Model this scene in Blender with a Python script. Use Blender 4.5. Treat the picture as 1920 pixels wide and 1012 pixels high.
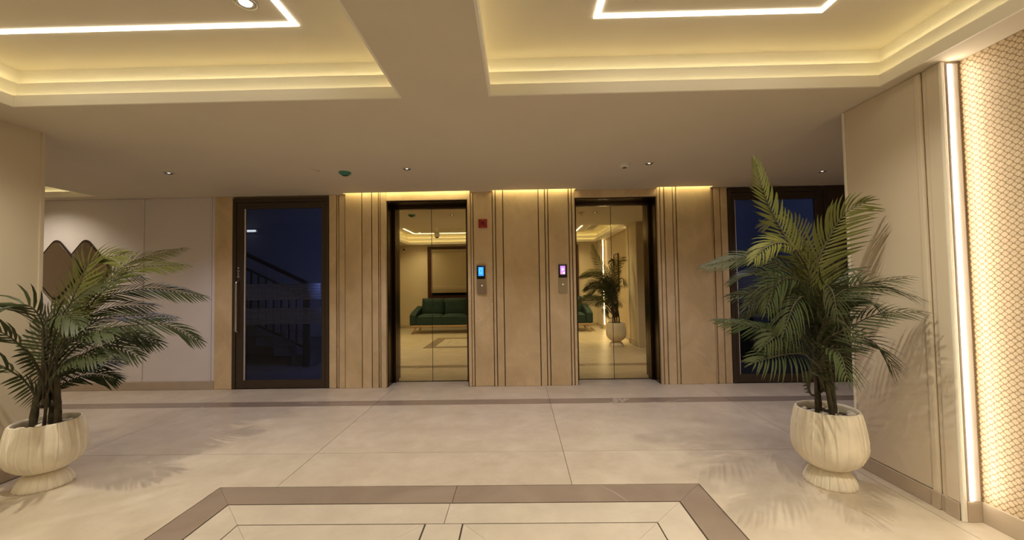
import bpy, bmesh, math, random
from mathutils import Vector, Matrix

for o in list(bpy.data.objects):
    bpy.data.objects.remove(o, do_unlink=True)
scene = bpy.context.scene
COL = scene.collection

# ------------------------------------------------------------------ camera
cam_data = bpy.data.cameras.new('camera')
cam_data.sensor_fit = 'HORIZONTAL'
cam_data.sensor_width = 36.0
cam_data.lens = 36.0 * 740.0 / 1920.0
cam_data.clip_start = 0.05
cam = bpy.data.objects.new('camera', cam_data)
COL.objects.link(cam)
right = Vector((0.999748, 0.015743, -0.01599))
up = Vector((0.016497, -0.032591, 0.999333))
fwd = Vector((-0.015211, 0.999345, 0.032842))
cam.matrix_world = Matrix(((right.x, up.x, -fwd.x, 0.0), (right.y, up.y, -fwd.y, 0.0),
                           (right.z, up.z, -fwd.z, 1.3), (0, 0, 0, 1)))
scene.camera = cam

# ------------------------------------------------------------------ world, exposure, light levels
world = bpy.data.worlds.new('night')
world.use_nodes = True
world.node_tree.nodes['Background'].inputs[0].default_value = (0.02, 0.04, 0.12, 1)
world.node_tree.nodes['Background'].inputs[1].default_value = 0.3
scene.world = world
scene.view_settings.view_transform = 'Standard'
scene.view_settings.look = 'None'
scene.view_settings.gamma = 1.0
scene.view_settings.use_curve_mapping = False
scene.view_settings.exposure = 0.12
scene.cycles.max_bounces = 10
scene.cycles.diffuse_bounces = 6
scene.cycles.glossy_bounces = 5
scene.cycles.transparent_max_bounces = 12
scene.cycles.sample_clamp_indirect = 6.0
scene.cycles.caustics_reflective = False
scene.cycles.caustics_refractive = False
scene.cycles.use_denoising = True

WARM = (1.0, 0.85, 0.46)
WARM_SOFT = (1.0, 0.80, 0.50)
NEUTRAL = (1.0, 0.89, 0.68)
COOL = (0.97, 0.88, 0.97)
L_COVE = 4.8        # yellow LED tape on the cove ledges
L_SLOT = 22.0        # LED tape in the ceiling slots over the marble
L_LINE = 6.5        # white line lights on the recess ceilings
L_NICHE = 36.0       # upright LED profiles in the wallpaper niche
W_SPOT = 72.0        # corridor downlights
W_SPOT_IN = 92.0     # downlights inside the ceiling recesses

HC = 2.475           # ceiling
HP = 2.772           # recess ceiling
YW = 5.03            # face of the marble wall

# ------------------------------------------------------------------ materials
def nt(name):
    m = bpy.data.materials.new(name)
    m.use_nodes = True
    n = m.node_tree
    return m, n, n.nodes['Principled BSDF']

def plain(name, col, rough=0.5, metal=0.0, spec=0.5, noise=0.0, scale=8.0, bump=0.0, bscale=60.0, coat=0.0, rand=0.0):
    m, n, b = nt(name)
    b.inputs['Roughness'].default_value = rough
    b.inputs['Metallic'].default_value = metal
    b.inputs['Specular IOR Level'].default_value = spec
    b.inputs['Coat Weight'].default_value = coat
    b.inputs['Coat Roughness'].default_value = 0.1
    b.inputs['Base Color'].default_value = (*col, 1)
    tc = n.nodes.new('ShaderNodeTexCoord')
    if noise > 0 or rand > 0:
        tx = n.nodes.new('ShaderNodeTexNoise')
        tx.inputs['Scale'].default_value = scale
        tx.inputs['Detail'].default_value = 5
        n.links.new(tc.outputs['Object'], tx.inputs['Vector'])
        ramp = n.nodes.new('ShaderNodeMapRange')
        ramp.inputs[1].default_value = 0.3; ramp.inputs[2].default_value = 0.7
        ramp.inputs[3].default_value = 1 - noise; ramp.inputs[4].default_value = 1 + noise
        n.links.new(tx.outputs[0], ramp.inputs[0])
        fac = ramp.outputs[0]
        if rand > 0:
            oi = n.nodes.new('ShaderNodeObjectInfo')
            mr = n.nodes.new('ShaderNodeMapRange')
            mr.inputs[3].default_value = 1 - rand; mr.inputs[4].default_value = 1 + rand
            n.links.new(oi.outputs['Random'], mr.inputs[0])
            mu = n.nodes.new('ShaderNodeMath'); mu.operation = 'MULTIPLY'
            n.links.new(fac, mu.inputs[0]); n.links.new(mr.outputs[0], mu.inputs[1])
            fac = mu.outputs[0]
        vm = n.nodes.new('ShaderNodeVectorMath'); vm.operation = 'SCALE'
        vm.inputs[0].default_value = col
        n.links.new(fac, vm.inputs['Scale'])
        n.links.new(vm.outputs[0], b.inputs['Base Color'])
    if bump > 0:
        t2 = n.nodes.new('ShaderNodeTexNoise')
        t2.inputs['Scale'].default_value = bscale
        n.links.new(tc.outputs['Object'], t2.inputs['Vector'])
        bp = n.nodes.new('ShaderNodeBump')
        bp.inputs['Strength'].default_value = bump
        bp.inputs['Distance'].default_value = 0.01
        n.links.new(t2.outputs[0], bp.inputs['Height'])
        n.links.new(bp.outputs[0], b.inputs['Normal'])
    return m

def marble(name, c1, c2, vein, rough, scale=2.0, vein_amt=0.5, stretch=(1, 1, 1), coat=0.0, vscale=1.3, vwidth=0.02, spec=0.5, dist=0.8):
    """cloudy stone with a few thin wandering veins, shifted per piece"""
    m, n, b = nt(name)
    tc = n.nodes.new('ShaderNodeTexCoord')
    oi = n.nodes.new('ShaderNodeObjectInfo')
    mp = n.nodes.new('ShaderNodeMapping')
    mp.inputs['Scale'].default_value = stretch
    n.links.new(tc.outputs['Object'], mp.inputs['Vector'])
    ad = n.nodes.new('ShaderNodeVectorMath'); ad.operation = 'ADD'
    sc = n.nodes.new('ShaderNodeVectorMath'); sc.operation = 'SCALE'
    sc.inputs[0].default_value = (17.0, 9.0, 23.0)
    n.links.new(oi.outputs['Random'], sc.inputs['Scale'])
    n.links.new(mp.outputs[0], ad.inputs[0]); n.links.new(sc.outputs[0], ad.inputs[1])
    t1 = n.nodes.new('ShaderNodeTexNoise')
    t1.inputs['Scale'].default_value = scale; t1.inputs['Detail'].default_value = 8
    t1.inputs['Roughness'].default_value = 0.62; t1.inputs['Distortion'].default_value = dist
    n.links.new(ad.outputs[0], t1.inputs['Vector'])
    r1 = n.nodes.new('ShaderNodeValToRGB')
    r1.color_ramp.elements[0].position = 0.32; r1.color_ramp.elements[0].color = (*c1, 1)
    r1.color_ramp.elements[1].position = 0.68; r1.color_ramp.elements[1].color = (*c2, 1)
    n.links.new(t1.outputs[0], r1.inputs[0])
    t2 = n.nodes.new('ShaderNodeTexNoise')
    t2.inputs['Scale'].default_value = vscale; t2.inputs['Detail'].default_value = 5
    t2.inputs['Distortion'].default_value = 1.6
    n.links.new(ad.outputs[0], t2.inputs['Vector'])
    s = n.nodes.new('ShaderNodeMath'); s.operation = 'SUBTRACT'; s.inputs[1].default_value = 0.5
    a = n.nodes.new('ShaderNodeMath'); a.operation = 'ABSOLUTE'
    n.links.new(t2.outputs[0], s.inputs[0]); n.links.new(s.outputs[0], a.inputs[0])
    mr = n.nodes.new('ShaderNodeMapRange')
    mr.inputs[1].default_value = 0.0; mr.inputs[2].default_value = vwidth
    mr.inputs[3].default_value = vein_amt; mr.inputs[4].default_value = 0.0
    n.links.new(a.outputs[0], mr.inputs[0])
    t3 = n.nodes.new('ShaderNodeTexNoise'); t3.inputs['Scale'].default_value = vscale * 0.8
    n.links.new(ad.outputs[0], t3.inputs['Vector'])
    m3 = n.nodes.new('ShaderNodeMapRange')
    m3.inputs[1].default_value = 0.5; m3.inputs[2].default_value = 0.65
    n.links.new(t3.outputs[0], m3.inputs[0])
    mu = n.nodes.new('ShaderNodeMath'); mu.operation = 'MULTIPLY'
    n.links.new(mr.outputs[0], mu.inputs[0]); n.links.new(m3.outputs[0], mu.inputs[1])
    mx = n.nodes.new('ShaderNodeMix'); mx.data_type = 'RGBA'
    mx.inputs['B'].default_value = (*vein, 1)
    n.links.new(mu.outputs[0], mx.inputs['Factor']); n.links.new(r1.outputs[0], mx.inputs['A'])
    n.links.new(mx.outputs['Result'], b.inputs['Base Color'])
    b.inputs['Roughness'].default_value = rough
    b.inputs['Specular IOR Level'].default_value = spec
    b.inputs['Coat Weight'].default_value = coat
    b.inputs['Coat Roughness'].default_value = 0.12
    return m

def emit(name, col, strength):
    m = bpy.data.materials.new(name); m.use_nodes = True
    n = m.node_tree; n.nodes.clear()
    e = n.nodes.new('ShaderNodeEmission'); o = n.nodes.new('ShaderNodeOutputMaterial')
    e.inputs[0].default_value = (*col, 1); e.inputs[1].default_value = strength
    n.links.new(e.outputs[0], o.inputs[0])
    return m

def pane(name, tint):
    m = bpy.data.materials.new(name); m.use_nodes = True
    n = m.node_tree; n.nodes.clear()
    t = n.nodes.new('ShaderNodeBsdfTransparent'); t.inputs[0].default_value = (*tint, 1)
    g = n.nodes.new('ShaderNodeBsdfGlossy'); g.inputs['Roughness'].default_value = 0.0
    fr = n.nodes.new('ShaderNodeFresnel'); fr.inputs[0].default_value = 1.35
    mx = n.nodes.new('ShaderNodeMixShader'); o = n.nodes.new('ShaderNodeOutputMaterial')
    n.links.new(fr.outputs[0], mx.inputs[0]); n.links.new(t.outputs[0], mx.inputs[1])
    n.links.new(g.outputs[0], mx.inputs[2]); n.links.new(mx.outputs[0], o.inputs[0])
    return m

def film(name):
    m = bpy.data.materials.new(name); m.use_nodes = True
    n = m.node_tree; n.nodes.clear()
    t = n.nodes.new('ShaderNodeBsdfTransparent'); t.inputs[0].default_value = (0.8, 0.8, 0.85, 1)
    d = n.nodes.new('ShaderNodeBsdfTranslucent'); d.inputs[0].default_value = (0.85, 0.87, 0.9, 1)
    d2 = n.nodes.new('ShaderNodeBsdfDiffuse'); d2.inputs[0].default_value = (0.25, 0.25, 0.27, 1)
    ad = n.nodes.new('ShaderNodeMixShader'); ad.inputs[0].default_value = 0.15
    mx = n.nodes.new('ShaderNodeMixShader'); mx.inputs[0].default_value = 0.5
    o = n.nodes.new('ShaderNodeOutputMaterial')
    n.links.new(d.outputs[0], ad.inputs[1]); n.links.new(d2.outputs[0], ad.inputs[2])
    n.links.new(t.outputs[0], mx.inputs[1]); n.links.new(ad.outputs[0], mx.inputs[2])
    n.links.new(mx.outputs[0], o.inputs[0])
    return m

def wallpaper():
    """cream print: columns of large rounded lozenges alternating with small ones, brown net between"""
    m, n, b = nt('lattice_wallpaper')
    tc = n.nodes.new('ShaderNodeTexCoord')
    sx = n.nodes.new('ShaderNodeSeparateXYZ')
    n.links.new(tc.outputs['Object'], sx.inputs[0])
    def wave(sock, period):
        a = n.nodes.new('ShaderNodeMath'); a.operation = 'MULTIPLY'; a.inputs[1].default_value = 2 * math.pi / period
        c = n.nodes.new('ShaderNodeMath'); c.operation = 'COSINE'
        n.links.new(sock, a.inputs[0]); n.links.new(a.outputs[0], c.inputs[0])
        return c.outputs[0]
    h = n.nodes.new('ShaderNodeMath'); h.operation = 'ADD'
    n.links.new(wave(sx.outputs['Y'], 0.034), h.inputs[0]); n.links.new(wave(sx.outputs['Z'], 0.032), h.inputs[1])
    big = n.nodes.new('ShaderNodeMapRange'); big.inputs[1].default_value = 0.0; big.inputs[2].default_value = 0.28
    small = n.nodes.new('ShaderNodeMapRange'); small.inputs[1].default_value = -0.48; small.inputs[2].default_value = -0.78
    n.links.new(h.outputs[0], big.inputs[0]); n.links.new(h.outputs[0], small.inputs[0])
    mr = n.nodes.new('ShaderNodeMath'); mr.operation = 'MAXIMUM'
    n.links.new(big.outputs[0], mr.inputs[0]); n.links.new(small.outputs[0], mr.inputs[1])
    nz = n.nodes.new('ShaderNodeTexNoise'); nz.inputs['Scale'].default_value = 45
    n.links.new(tc.outputs['Object'], nz.inputs['Vector'])
    rp = n.nodes.new('ShaderNodeMix'); rp.data_type = 'RGBA'
    rp.inputs['A'].default_value = (0.27, 0.175, 0.085, 1)
    rp.inputs['B'].default_value = (0.62, 0.50, 0.345, 1)
    n.links.new(mr.outputs[0], rp.inputs['Factor'])
    vm = n.nodes.new('ShaderNodeMapRange'); vm.inputs[3].default_value = 0.75; vm.inputs[4].default_value = 1.2
    n.links.new(nz.outputs[0], vm.inputs[0])
    sc = n.nodes.new('ShaderNodeVectorMath'); sc.operation = 'SCALE'
    n.links.new(rp.outputs['Result'], sc.inputs[0]); n.links.new(vm.outputs[0], sc.inputs['Scale'])
    n.links.new(sc.outputs[0], b.inputs['Base Color'])
    bp = n.nodes.new('ShaderNodeBump'); bp.inputs['Strength'].default_value = 0.2; bp.inputs['Distance'].default_value = 0.002
    n.links.new(mr.outputs[0], bp.inputs['Height']); n.links.new(bp.outputs[0], b.inputs['Normal'])
    b.inputs['Roughness'].default_value = 0.5
    return m

def leaf_mat(name, col):
    m, n, b = nt(name)
    oi = n.nodes.new('ShaderNodeObjectInfo')
    hs = n.nodes.new('ShaderNodeHueSaturation')
    hs.inputs['Color'].default_value = (*col, 1)
    mr = n.nodes.new('ShaderNodeMapRange'); mr.inputs[3].default_value = 0.7; mr.inputs[4].default_value = 1.25
    n.links.new(oi.outputs['Random'], mr.inputs[0]); n.links.new(mr.outputs[0], hs.inputs['Value'])
    mh = n.nodes.new('ShaderNodeMapRange'); mh.inputs[3].default_value = 0.485; mh.inputs[4].default_value = 0.515
    n.links.new(oi.outputs['Random'], mh.inputs[0]); n.links.new(mh.outputs[0], hs.inputs['Hue'])
    n.links.new(hs.outputs[0], b.inputs['Base Color'])
    b.inputs['Roughness'].default_value = 0.5
    b.inputs['Specular IOR Level'].default_value = 0.3
    tr = n.nodes.new('ShaderNodeBsdfTranslucent')
    n.links.new(hs.outputs[0], tr.inputs[0])
    mx = n.nodes.new('ShaderNodeMixShader'); mx.inputs[0].default_value = 0.22
    out = n.nodes['Material Output']
    n.links.new(b.outputs[0], mx.inputs[1]); n.links.new(tr.outputs[0], mx.inputs[2])
    n.links.new(mx.outputs[0], out.inputs[0])
    return m

M = {}
M['ceiling'] = plain('ceiling_paint', (0.66, 0.60, 0.49), 0.85, noise=0.02, scale=2)
M['cove'] = plain('cove_paint_lightened', (0.86, 0.82, 0.72), 0.8)  # ceiling paint made paler so the coves look more brightly lit
M['wall'] = plain('wall_paint', (0.66, 0.58, 0.46), 0.8, noise=0.02, scale=3)
M['white_wall'] = plain('white_panel_paint', (0.74, 0.705, 0.70), 0.7, noise=0.02, scale=3)
M['skirting'] = plain('beige_skirting', (0.47, 0.39, 0.30), 0.45, noise=0.05, scale=6)
M['tile'] = marble('limestone_tile', (0.49, 0.42, 0.33), (0.60, 0.53, 0.43), (0.42, 0.35, 0.27), 0.33, 4.5, 0.2, spec=0.5, dist=0.25)
M['tile_light'] = marble('pale_inlay_tile', (0.52, 0.46, 0.38), (0.61, 0.55, 0.46), (0.45, 0.38, 0.30), 0.33, 5.0, 0.2, dist=0.25)
M['dark_tile'] = marble('grey_brown_marble', (0.245, 0.19, 0.15), (0.305, 0.245, 0.195), (0.62, 0.55, 0.47), 0.3, 2.0, 0.8, vscale=1.1, vwidth=0.012)
M['grout'] = plain('dark_grout', (0.06, 0.045, 0.035), 0.9)
M['marble'] = marble('golden_beige_marble', (0.56, 0.425, 0.235), (0.74, 0.585, 0.355), (0.86, 0.73, 0.53), 0.3, 2.2, 0.35, stretch=(1.1, 1.1, 0.85), vscale=1.5)
M['marble_groove'] = plain('groove_shadow_stone', (0.30, 0.215, 0.135), 0.6, noise=0.08)
M['bronze'] = plain('dark_bronze_metal', (0.085, 0.058, 0.034), 0.22, metal=1.0)
M['door_frame'] = plain('brown_aluminium', (0.062, 0.043, 0.026), 0.45, metal=0.3)
M['gold_mirror'] = plain('gold_tinted_mirror_steel', (0.80, 0.69, 0.385), 0.015, metal=1.0, bump=0.012, bscale=2.2)
M['black'] = plain('black_metal', (0.012, 0.012, 0.013), 0.45)
M['black_gloss'] = plain('black_glass', (0.006, 0.006, 0.007), 0.1)
M['chrome'] = plain('brushed_steel', (0.55, 0.52, 0.47), 0.28, metal=1.0)
M['steel_plate'] = plain('champagne_steel', (0.52, 0.44, 0.33), 0.33, metal=1.0)
M['glass'] = pane('door_glass', (0.62, 0.68, 0.78))
M['film'] = film('frosted_film')
M['paper'] = wallpaper()
M['white'] = plain('white_plastic', (0.75, 0.72, 0.66), 0.4)
M['alu'] = plain('aluminium_profile', (0.75, 0.7, 0.68), 0.5, noise=0.02)
M['green'] = plain('green_plastic', (0.05, 0.24, 0.17), 0.35)
M['red'] = plain('red_plastic', (0.33, 0.018, 0.012), 0.4)
M['red_dark'] = plain('dark_red_plastic', (0.13, 0.008, 0.01), 0.4)
M['pink'] = plain('pale_rim_plastic', (0.60, 0.36, 0.25), 0.5)
M['pot'] = plain('cast_stone_white', (0.86, 0.80, 0.67), 0.65, noise=0.09, scale=7, bump=0.15, bscale=45)
M['soil'] = plain('potting_soil', (0.05, 0.035, 0.022), 0.95, noise=0.3, scale=40)
M['pebble'] = plain('white_pebble', (0.62, 0.56, 0.47), 0.6, rand=0.15)
M['stem'] = plain('palm_cane', (0.055, 0.045, 0.022), 0.7, noise=0.4, scale=30)
M['leaf'] = leaf_mat('palm_leaf', (0.048, 0.060, 0.022))
M['leaf_upper'] = leaf_mat('upper_palm_leaf', (0.125, 0.128, 0.031))  # yellower, paler green for fronds that reach higher
M['sofa'] = plain('dark_green_fabric', (0.012, 0.036, 0.032), 0.85, noise=0.15, scale=60, bump=0.1, bscale=200)
M['wood'] = plain('pale_wood', (0.42, 0.30, 0.19), 0.45, noise=0.15, scale=14)
M['dark_wood'] = plain('dark_walnut', (0.050, 0.030, 0.018), 0.4, noise=0.25, scale=10)
M['mahogany'] = plain('dark_red_wood', (0.055, 0.012, 0.008), 0.35, noise=0.2, scale=12)
M['blind'] = plain('beige_blind_fabric', (0.42, 0.35, 0.25), 0.9, noise=0.05, scale=30)
M['mirror_tint'] = plain('smoked_mirror', (0.78, 0.70, 0.60), 0.05, metal=1.0)
M['mirror_frame'] = plain('dark_gilt_frame', (0.035, 0.022, 0.014), 0.35, metal=0.3)
M['stair_wall'] = plain('stair_paint', (0.45, 0.45, 0.47), 0.8)
M['stair_stone'] = plain('stair_stone', (0.22, 0.20, 0.19), 0.5, noise=0.1)
M['canvas'] = plain('picture_canvas', (0.42, 0.30, 0.18), 0.7, noise=0.35, scale=3)
M['led_cove'] = emit('led_cove', WARM, L_COVE)
M['led_cove_upper'] = emit('led_cove_upper', WARM, L_COVE * 3.4)
M['led_slot'] = emit('led_slot', WARM, L_SLOT)
M['led_line'] = emit('led_line', NEUTRAL, L_LINE)
M['led_niche'] = emit('led_niche', (1.0, 0.85, 0.64), L_NICHE)
M['led_spot'] = emit('led_spot', (1.0, 0.93, 0.85), 6.0)
M['led_dim'] = emit('led_spot_small', (1.0, 0.9, 0.85), 1.6)
M['tube'] = emit('tube_glow', (1.0, 0.93, 0.8), 1.6)
M['blue_fill'] = emit('added_blue_glow', (0.38, 0.46, 1.0), 85.0)  # added blue glow that tints the stair hall
M['blue_fill_dim'] = emit('added_blue_glow_dim', (0.42, 0.52, 1.0), 34.0)  # weaker added blue glow for the room behind the right door
M['screen_blue'] = emit('screen_blue', (0.04, 0.30, 1.0), 1.3)
M['screen_cyan'] = emit('screen_cyan', (0.12, 0.55, 1.0), 1.3)
M['screen_pink'] = emit('screen_pink', (0.62, 0.28, 0.85), 1.2)
M['screen_rose'] = emit('screen_rose', (0.95, 0.35, 0.55), 1.1)
M['screen_white'] = emit('screen_white', (1.0, 0.8, 0.95), 1.2)

# ------------------------------------------------------------------ mesh helpers
class MB:
    def __init__(self):
        self.v = []; self.f = []
    def box(self, x0, y0, z0, x1, y1, z1):
        b = len(self.v)
        self.v += [(x0, y0, z0), (x1, y0, z0), (x1, y1, z0), (x0, y1, z0), (x0, y0, z1), (x1, y0, z1), (x1, y1, z1), (x0, y1, z1)]
        self.f += [tuple(b + i for i in q) for q in ((3, 2, 1, 0), (4, 5, 6, 7), (0, 1, 5, 4), (1, 2, 6, 5), (2, 3, 7, 6), (3, 0, 4, 7))]
        return self
    def prism(self, poly, z0, z1):
        b = len(self.v); n = len(poly)
        self.v += [(x, y, z0) for x, y in poly] + [(x, y, z1) for x, y in poly]
        self.f += [tuple(b + i for i in reversed(range(n))), tuple(b + n + i for i in range(n))]
        self.f += [(b + i, b + (i + 1) % n, b + n + (i + 1) % n, b + n + i) for i in range(n)]
        return self
    def wallprism(self, poly, y0, y1):          # poly in (x, z), extruded along y
        b = len(self.v); n = len(poly)
        self.v += [(x, y0, z) for x, z in poly] + [(x, y1, z) for x, z in poly]
        self.f += [tuple(b + i for i in range(n)), tuple(b + n + i for i in reversed(range(n)))]
        self.f += [(b + (i + 1) % n, b + i, b + n + i, b + n + (i + 1) % n) for i in range(n)]
        return self
    def tube(self, pts, rad, seg=8, cap=True):
        pts = [Vector(p) for p in pts]
        rads = rad if isinstance(rad, (list, tuple)) else [rad] * len(pts)
        b = len(self.v); prev = None
        for i, p in enumerate(pts):
            t = (pts[min(i + 1, len(pts) - 1)] - pts[max(i - 1, 0)]).normalized()
            if prev is None:
                a = t.cross(Vector((0, 0, 1)) if abs(t.z) < 0.9 else Vector((1, 0, 0))).normalized()
            else:
                a = (prev - t * prev.dot(t)).normalized()
            prev = a; c = t.cross(a)
            for k in range(seg):
                an = 2 * math.pi * k / seg
                self.v.append(tuple(p + (a * math.cos(an) + c * math.sin(an)) * rads[i]))
        for i in range(len(pts) - 1):
            for k in range(seg):
                k2 = (k + 1) % seg
                self.f.append((b + i * seg + k, b + i * seg + k2, b + (i + 1) * seg + k2, b + (i + 1) * seg + k))
        if cap:
            self.f.append(tuple(b + k for k in reversed(range(seg))))
            e = b + (len(pts) - 1) * seg
            self.f.append(tuple(e + k for k in range(seg)))
        return self
    def lathe(self, prof, seg=32, c=(0, 0, 0), mod=None, close=True):
        b = len(self.v)
        for r, z in prof:
            for k in range(seg):
                a = 2 * math.pi * k / seg
                rr = r * (mod(a, z) if mod else 1.0)
                self.v.append((c[0] + rr * math.cos(a), c[1] + rr * math.sin(a), c[2] + z))
        for i in range(len(prof) - 1):
            for k in range(seg):
                k2 = (k + 1) % seg
                self.f.append((b + i * seg + k, b + i * seg + k2, b + (i + 1) * seg + k2, b + (i + 1) * seg + k))
        if close:
            self.f.append(tuple(b + k for k in reversed(range(seg))))
            e = b + (len(prof) - 1) * seg
            self.f.append(tuple(e + k for k in range(seg)))
        return self
    def ring(self, x0, x1, y0, y1, e0, e1, z0, z1):    # rectangular ring between the rect grown by e0 and by e1
        a = (x0 - e0, x1 + e0, y0 - e0, y1 + e0); o = (x0 - e1, x1 + e1, y0 - e1, y1 + e1)
        self.box(o[0], o[2], z0, o[1], a[2], z1); self.box(o[0], a[3], z0, o[1], o[3], z1)
        self.box(o[0], a[2], z0, a[0], a[3], z1); self.box(a[1], a[2], z0, o[1], a[3], z1)
        return self
    def mesh(self, name, mat, smooth=False):
        me = bpy.data.meshes.new(name)
        me.from_pydata(self.v, [], self.f)
        me.validate(); me.update()
        me.materials.append(M[mat])
        if smooth:
            for p in me.polygons: p.use_smooth = True
        return me
    def build(self, name, mat, parent=None, smooth=False, bevel=0.0, seg=2, fix=False):
        me = self.mesh(name, mat, smooth)
        if fix:
            bm = bmesh.new(); bm.from_mesh(me); bmesh.ops.recalc_face_normals(bm, faces=bm.faces); bm.to_mesh(me); bm.free()
        o = bpy.data.objects.new(name, me)
        COL.objects.link(o)
        if parent: o.parent = parent
        if bevel > 0:
            md = o.modifiers.new('bevel', 'BEVEL'); md.width = bevel; md.segments = seg; md.limit_method = 'ANGLE'
        return o

def box(name, mat, b, parent=None, bevel=0.0):
    return MB().box(*b).build(name, mat, parent, bevel=bevel)

def tag(o, label, cat, group=None):
    o['label'] = label; o['category'] = cat
    if group: o['group'] = group
    return o

def thing(name, label, cat, loc=(0, 0, 0), group=None):
    o = bpy.data.objects.new(name, None)
    o.empty_display_size = 0.1
    COL.objects.link(o); o.location = loc
    return tag(o, label, cat, group)

def struct(o, label=None):
    o['kind'] = 'structure'
    if label: o['label'] = label
    return o

def holder(name, loc=(0, 0, 0), label=None):
    o = bpy.data.objects.new(name, None); COL.objects.link(o); o.location = loc
    return struct(o, label)

# ================================================================== THE SETTING
# ------------------------------------------------------------------ floor: grout bed + single tiles
floor = struct(box('floor', 'grout', (-8.0, -1.3, -0.06, 4.7, 7.7, -0.004)), 'pale stone tiled lobby floor with dark band and inlay')
G = 0.0018
def tile(poly, mat='tile', name='floor_tile', z=0.0):
    return MB().prism(poly, -0.004, z).build(name, mat, floor)
def rect_tile(x0, x1, y0, y1, mat='tile', name='floor_tile'):
    return tile([(x0 + G, y0 + G), (x1 - G, y0 + G), (x1 - G, y1 - G), (x0 + G, y1 - G)], mat, name)
XJ = [-8.0, -7.35, -5.43, -3.51, -1.59, 0.325, 2.26, 4.18, 4.7]
IX0, IX1, IY0, IY1 = -1.963, 1.133, 1.05, 2.585
for i in range(len(XJ) - 1):
    a, b = XJ[i], XJ[i + 1]
    rect_tile(a, b, 4.29, 4.465, 'dark_tile', 'band_tile')
    rect_tile(a, b, 4.465, 5.03)
    rect_tile(a, b, 3.09, 4.29)
    rows = [(1.89, 3.09), (0.69, 1.89), (-0.51, 0.69), (-1.15, -0.51)]
    for y0, y1 in rows:
        if b <= -3.5 or a >= 2.25:                 # only the corridor part shows beside the flank walls
            if y1 > 3 and (b <= -3.5 or a > 4): rect_tile(a, b, 2.86, y1)
            elif a < 2.3 and a > 2.2:
                if y1 > 3:
                    tile([(a + G, y0), (2.438, y0), (2.438, 2.165), (2.345, 2.165), (2.345, 2.825), (b, 2.825), (b, y1 - G), (a + G, y1 - G)])
                else:
                    rect_tile(a, 2.438, max(y0, -0.4), y1) if y1 > -0.4 else rect_tile(a, 2.345, y0, y1)
            continue
        if y1 <= IY0 or y0 >= IY1: rect_tile(a, b, y0, y1); continue
        cut_lo = y0 < IY0 < y1; cut_hi = y0 < IY1 < y1
        cl = a < IX0 < b; cr = a < IX1 < b
        if not (cl or cr):                         # middle column
            if cut_hi: rect_tile(a, b, IY1, y1)
            if cut_lo: rect_tile(a, b, y0, IY0)
            continue
        x0, x1, Y0, Y1 = a + G, b - G, y0 + G, y1 - G
        if cl and cut_hi: tile([(x0, Y0), (IX0 - G, Y0), (IX0 - G, IY1 + G), (x1, IY1 + G), (x1, Y1), (x0, Y1)])
        if cl and cut_lo: tile([(x0, Y0), (x1, Y0), (x1, IY0 - G), (IX0 - G, IY0 - G), (IX0 - G, Y1), (x0, Y1)])
        if cr and cut_hi: tile([(IX1 + G, Y0), (x1, Y0), (x1, Y1), (x0, Y1), (x0, IY1 + G), (IX1 + G, IY1 + G)])
        if cr and cut_lo: tile([(x0, Y0), (x1, Y0), (x1, Y1), (IX1 + G, Y1), (IX1 + G, IY0 - G), (x0, IY0 - G)])
# threshold stones inside the two lift recesses
rect_tile(-1.68, -0.647, 5.03, 5.31, name='threshold_tile')
rect_tile(0.743, 1.776, 5.03, 5.31, name='threshold_tile')

def mitred_ring(x0, x1, y0, y1, w, mat, name, g=0.0038, split=None):
    i = (x0 + w, x1 - w, y0 + w, y1 - w)
    m = 0.0009
    def seg(p): tile(p, mat, name)
    for yy, yi, s in ((y1, i[3], -1), (y0, i[2], 1)):
        yo = yy + s * g; yn = yi - s * g
        if split is None:
            P = [[(x0 + g + m, yo), (x1 - g - m, yo), (i[1] + g - m, yn), (i[0] - g + m, yn)]]
        else:
            P = [[(x0 + g + m, yo), (split - G, yo), (split - G, yn), (i[0] - g + m, yn)],
                 [(split + G, yo), (x1 - g - m, yo), (i[1] + g - m, yn), (split + G, yn)]]
        for p in P: seg(p if s > 0 else p[::-1])
    for xx, xi, s in ((x0, i[0], 1), (x1, i[1], -1)):
        xo = xx + s * g; xn = xi - s * g
        p = [(xo, y1 - g - m), (xo, y0 + g + m), (xn, i[2] - g + m), (xn, i[3] + g - m)]
        seg(p if s > 0 else p[::-1])
    return i
r1 = mitred_ring(IX0, IX1, IY0, IY1, 0.205, 'dark_tile', 'inlay_border', g=0.0055, split=-0.415)
r2 = mitred_ring(*r1, 0.20, 'tile_light', 'inlay_frame', split=-0.425)
rect_tile(-0.527 + 0.004, -0.321 - 0.004, r2[2], r2[3], 'tile_light', 'inlay_strip')
for x0, x1 in ((r2[0], -0.527), (-0.321, r2[1])):
    r3 = mitred_ring(x0, x1, r2[2], r2[3], 0.16, 'tile_light', 'inlay_frame')
    tile([(r3[0] + 0.003, r3[2] + 0.003), (r3[1] - 0.003, r3[2] + 0.003), (r3[1] - 0.003, r3[3] - 0.003), (r3[0] + 0.003, r3[3] - 0.003)], 'tile_light', 'inlay_centre')

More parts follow.
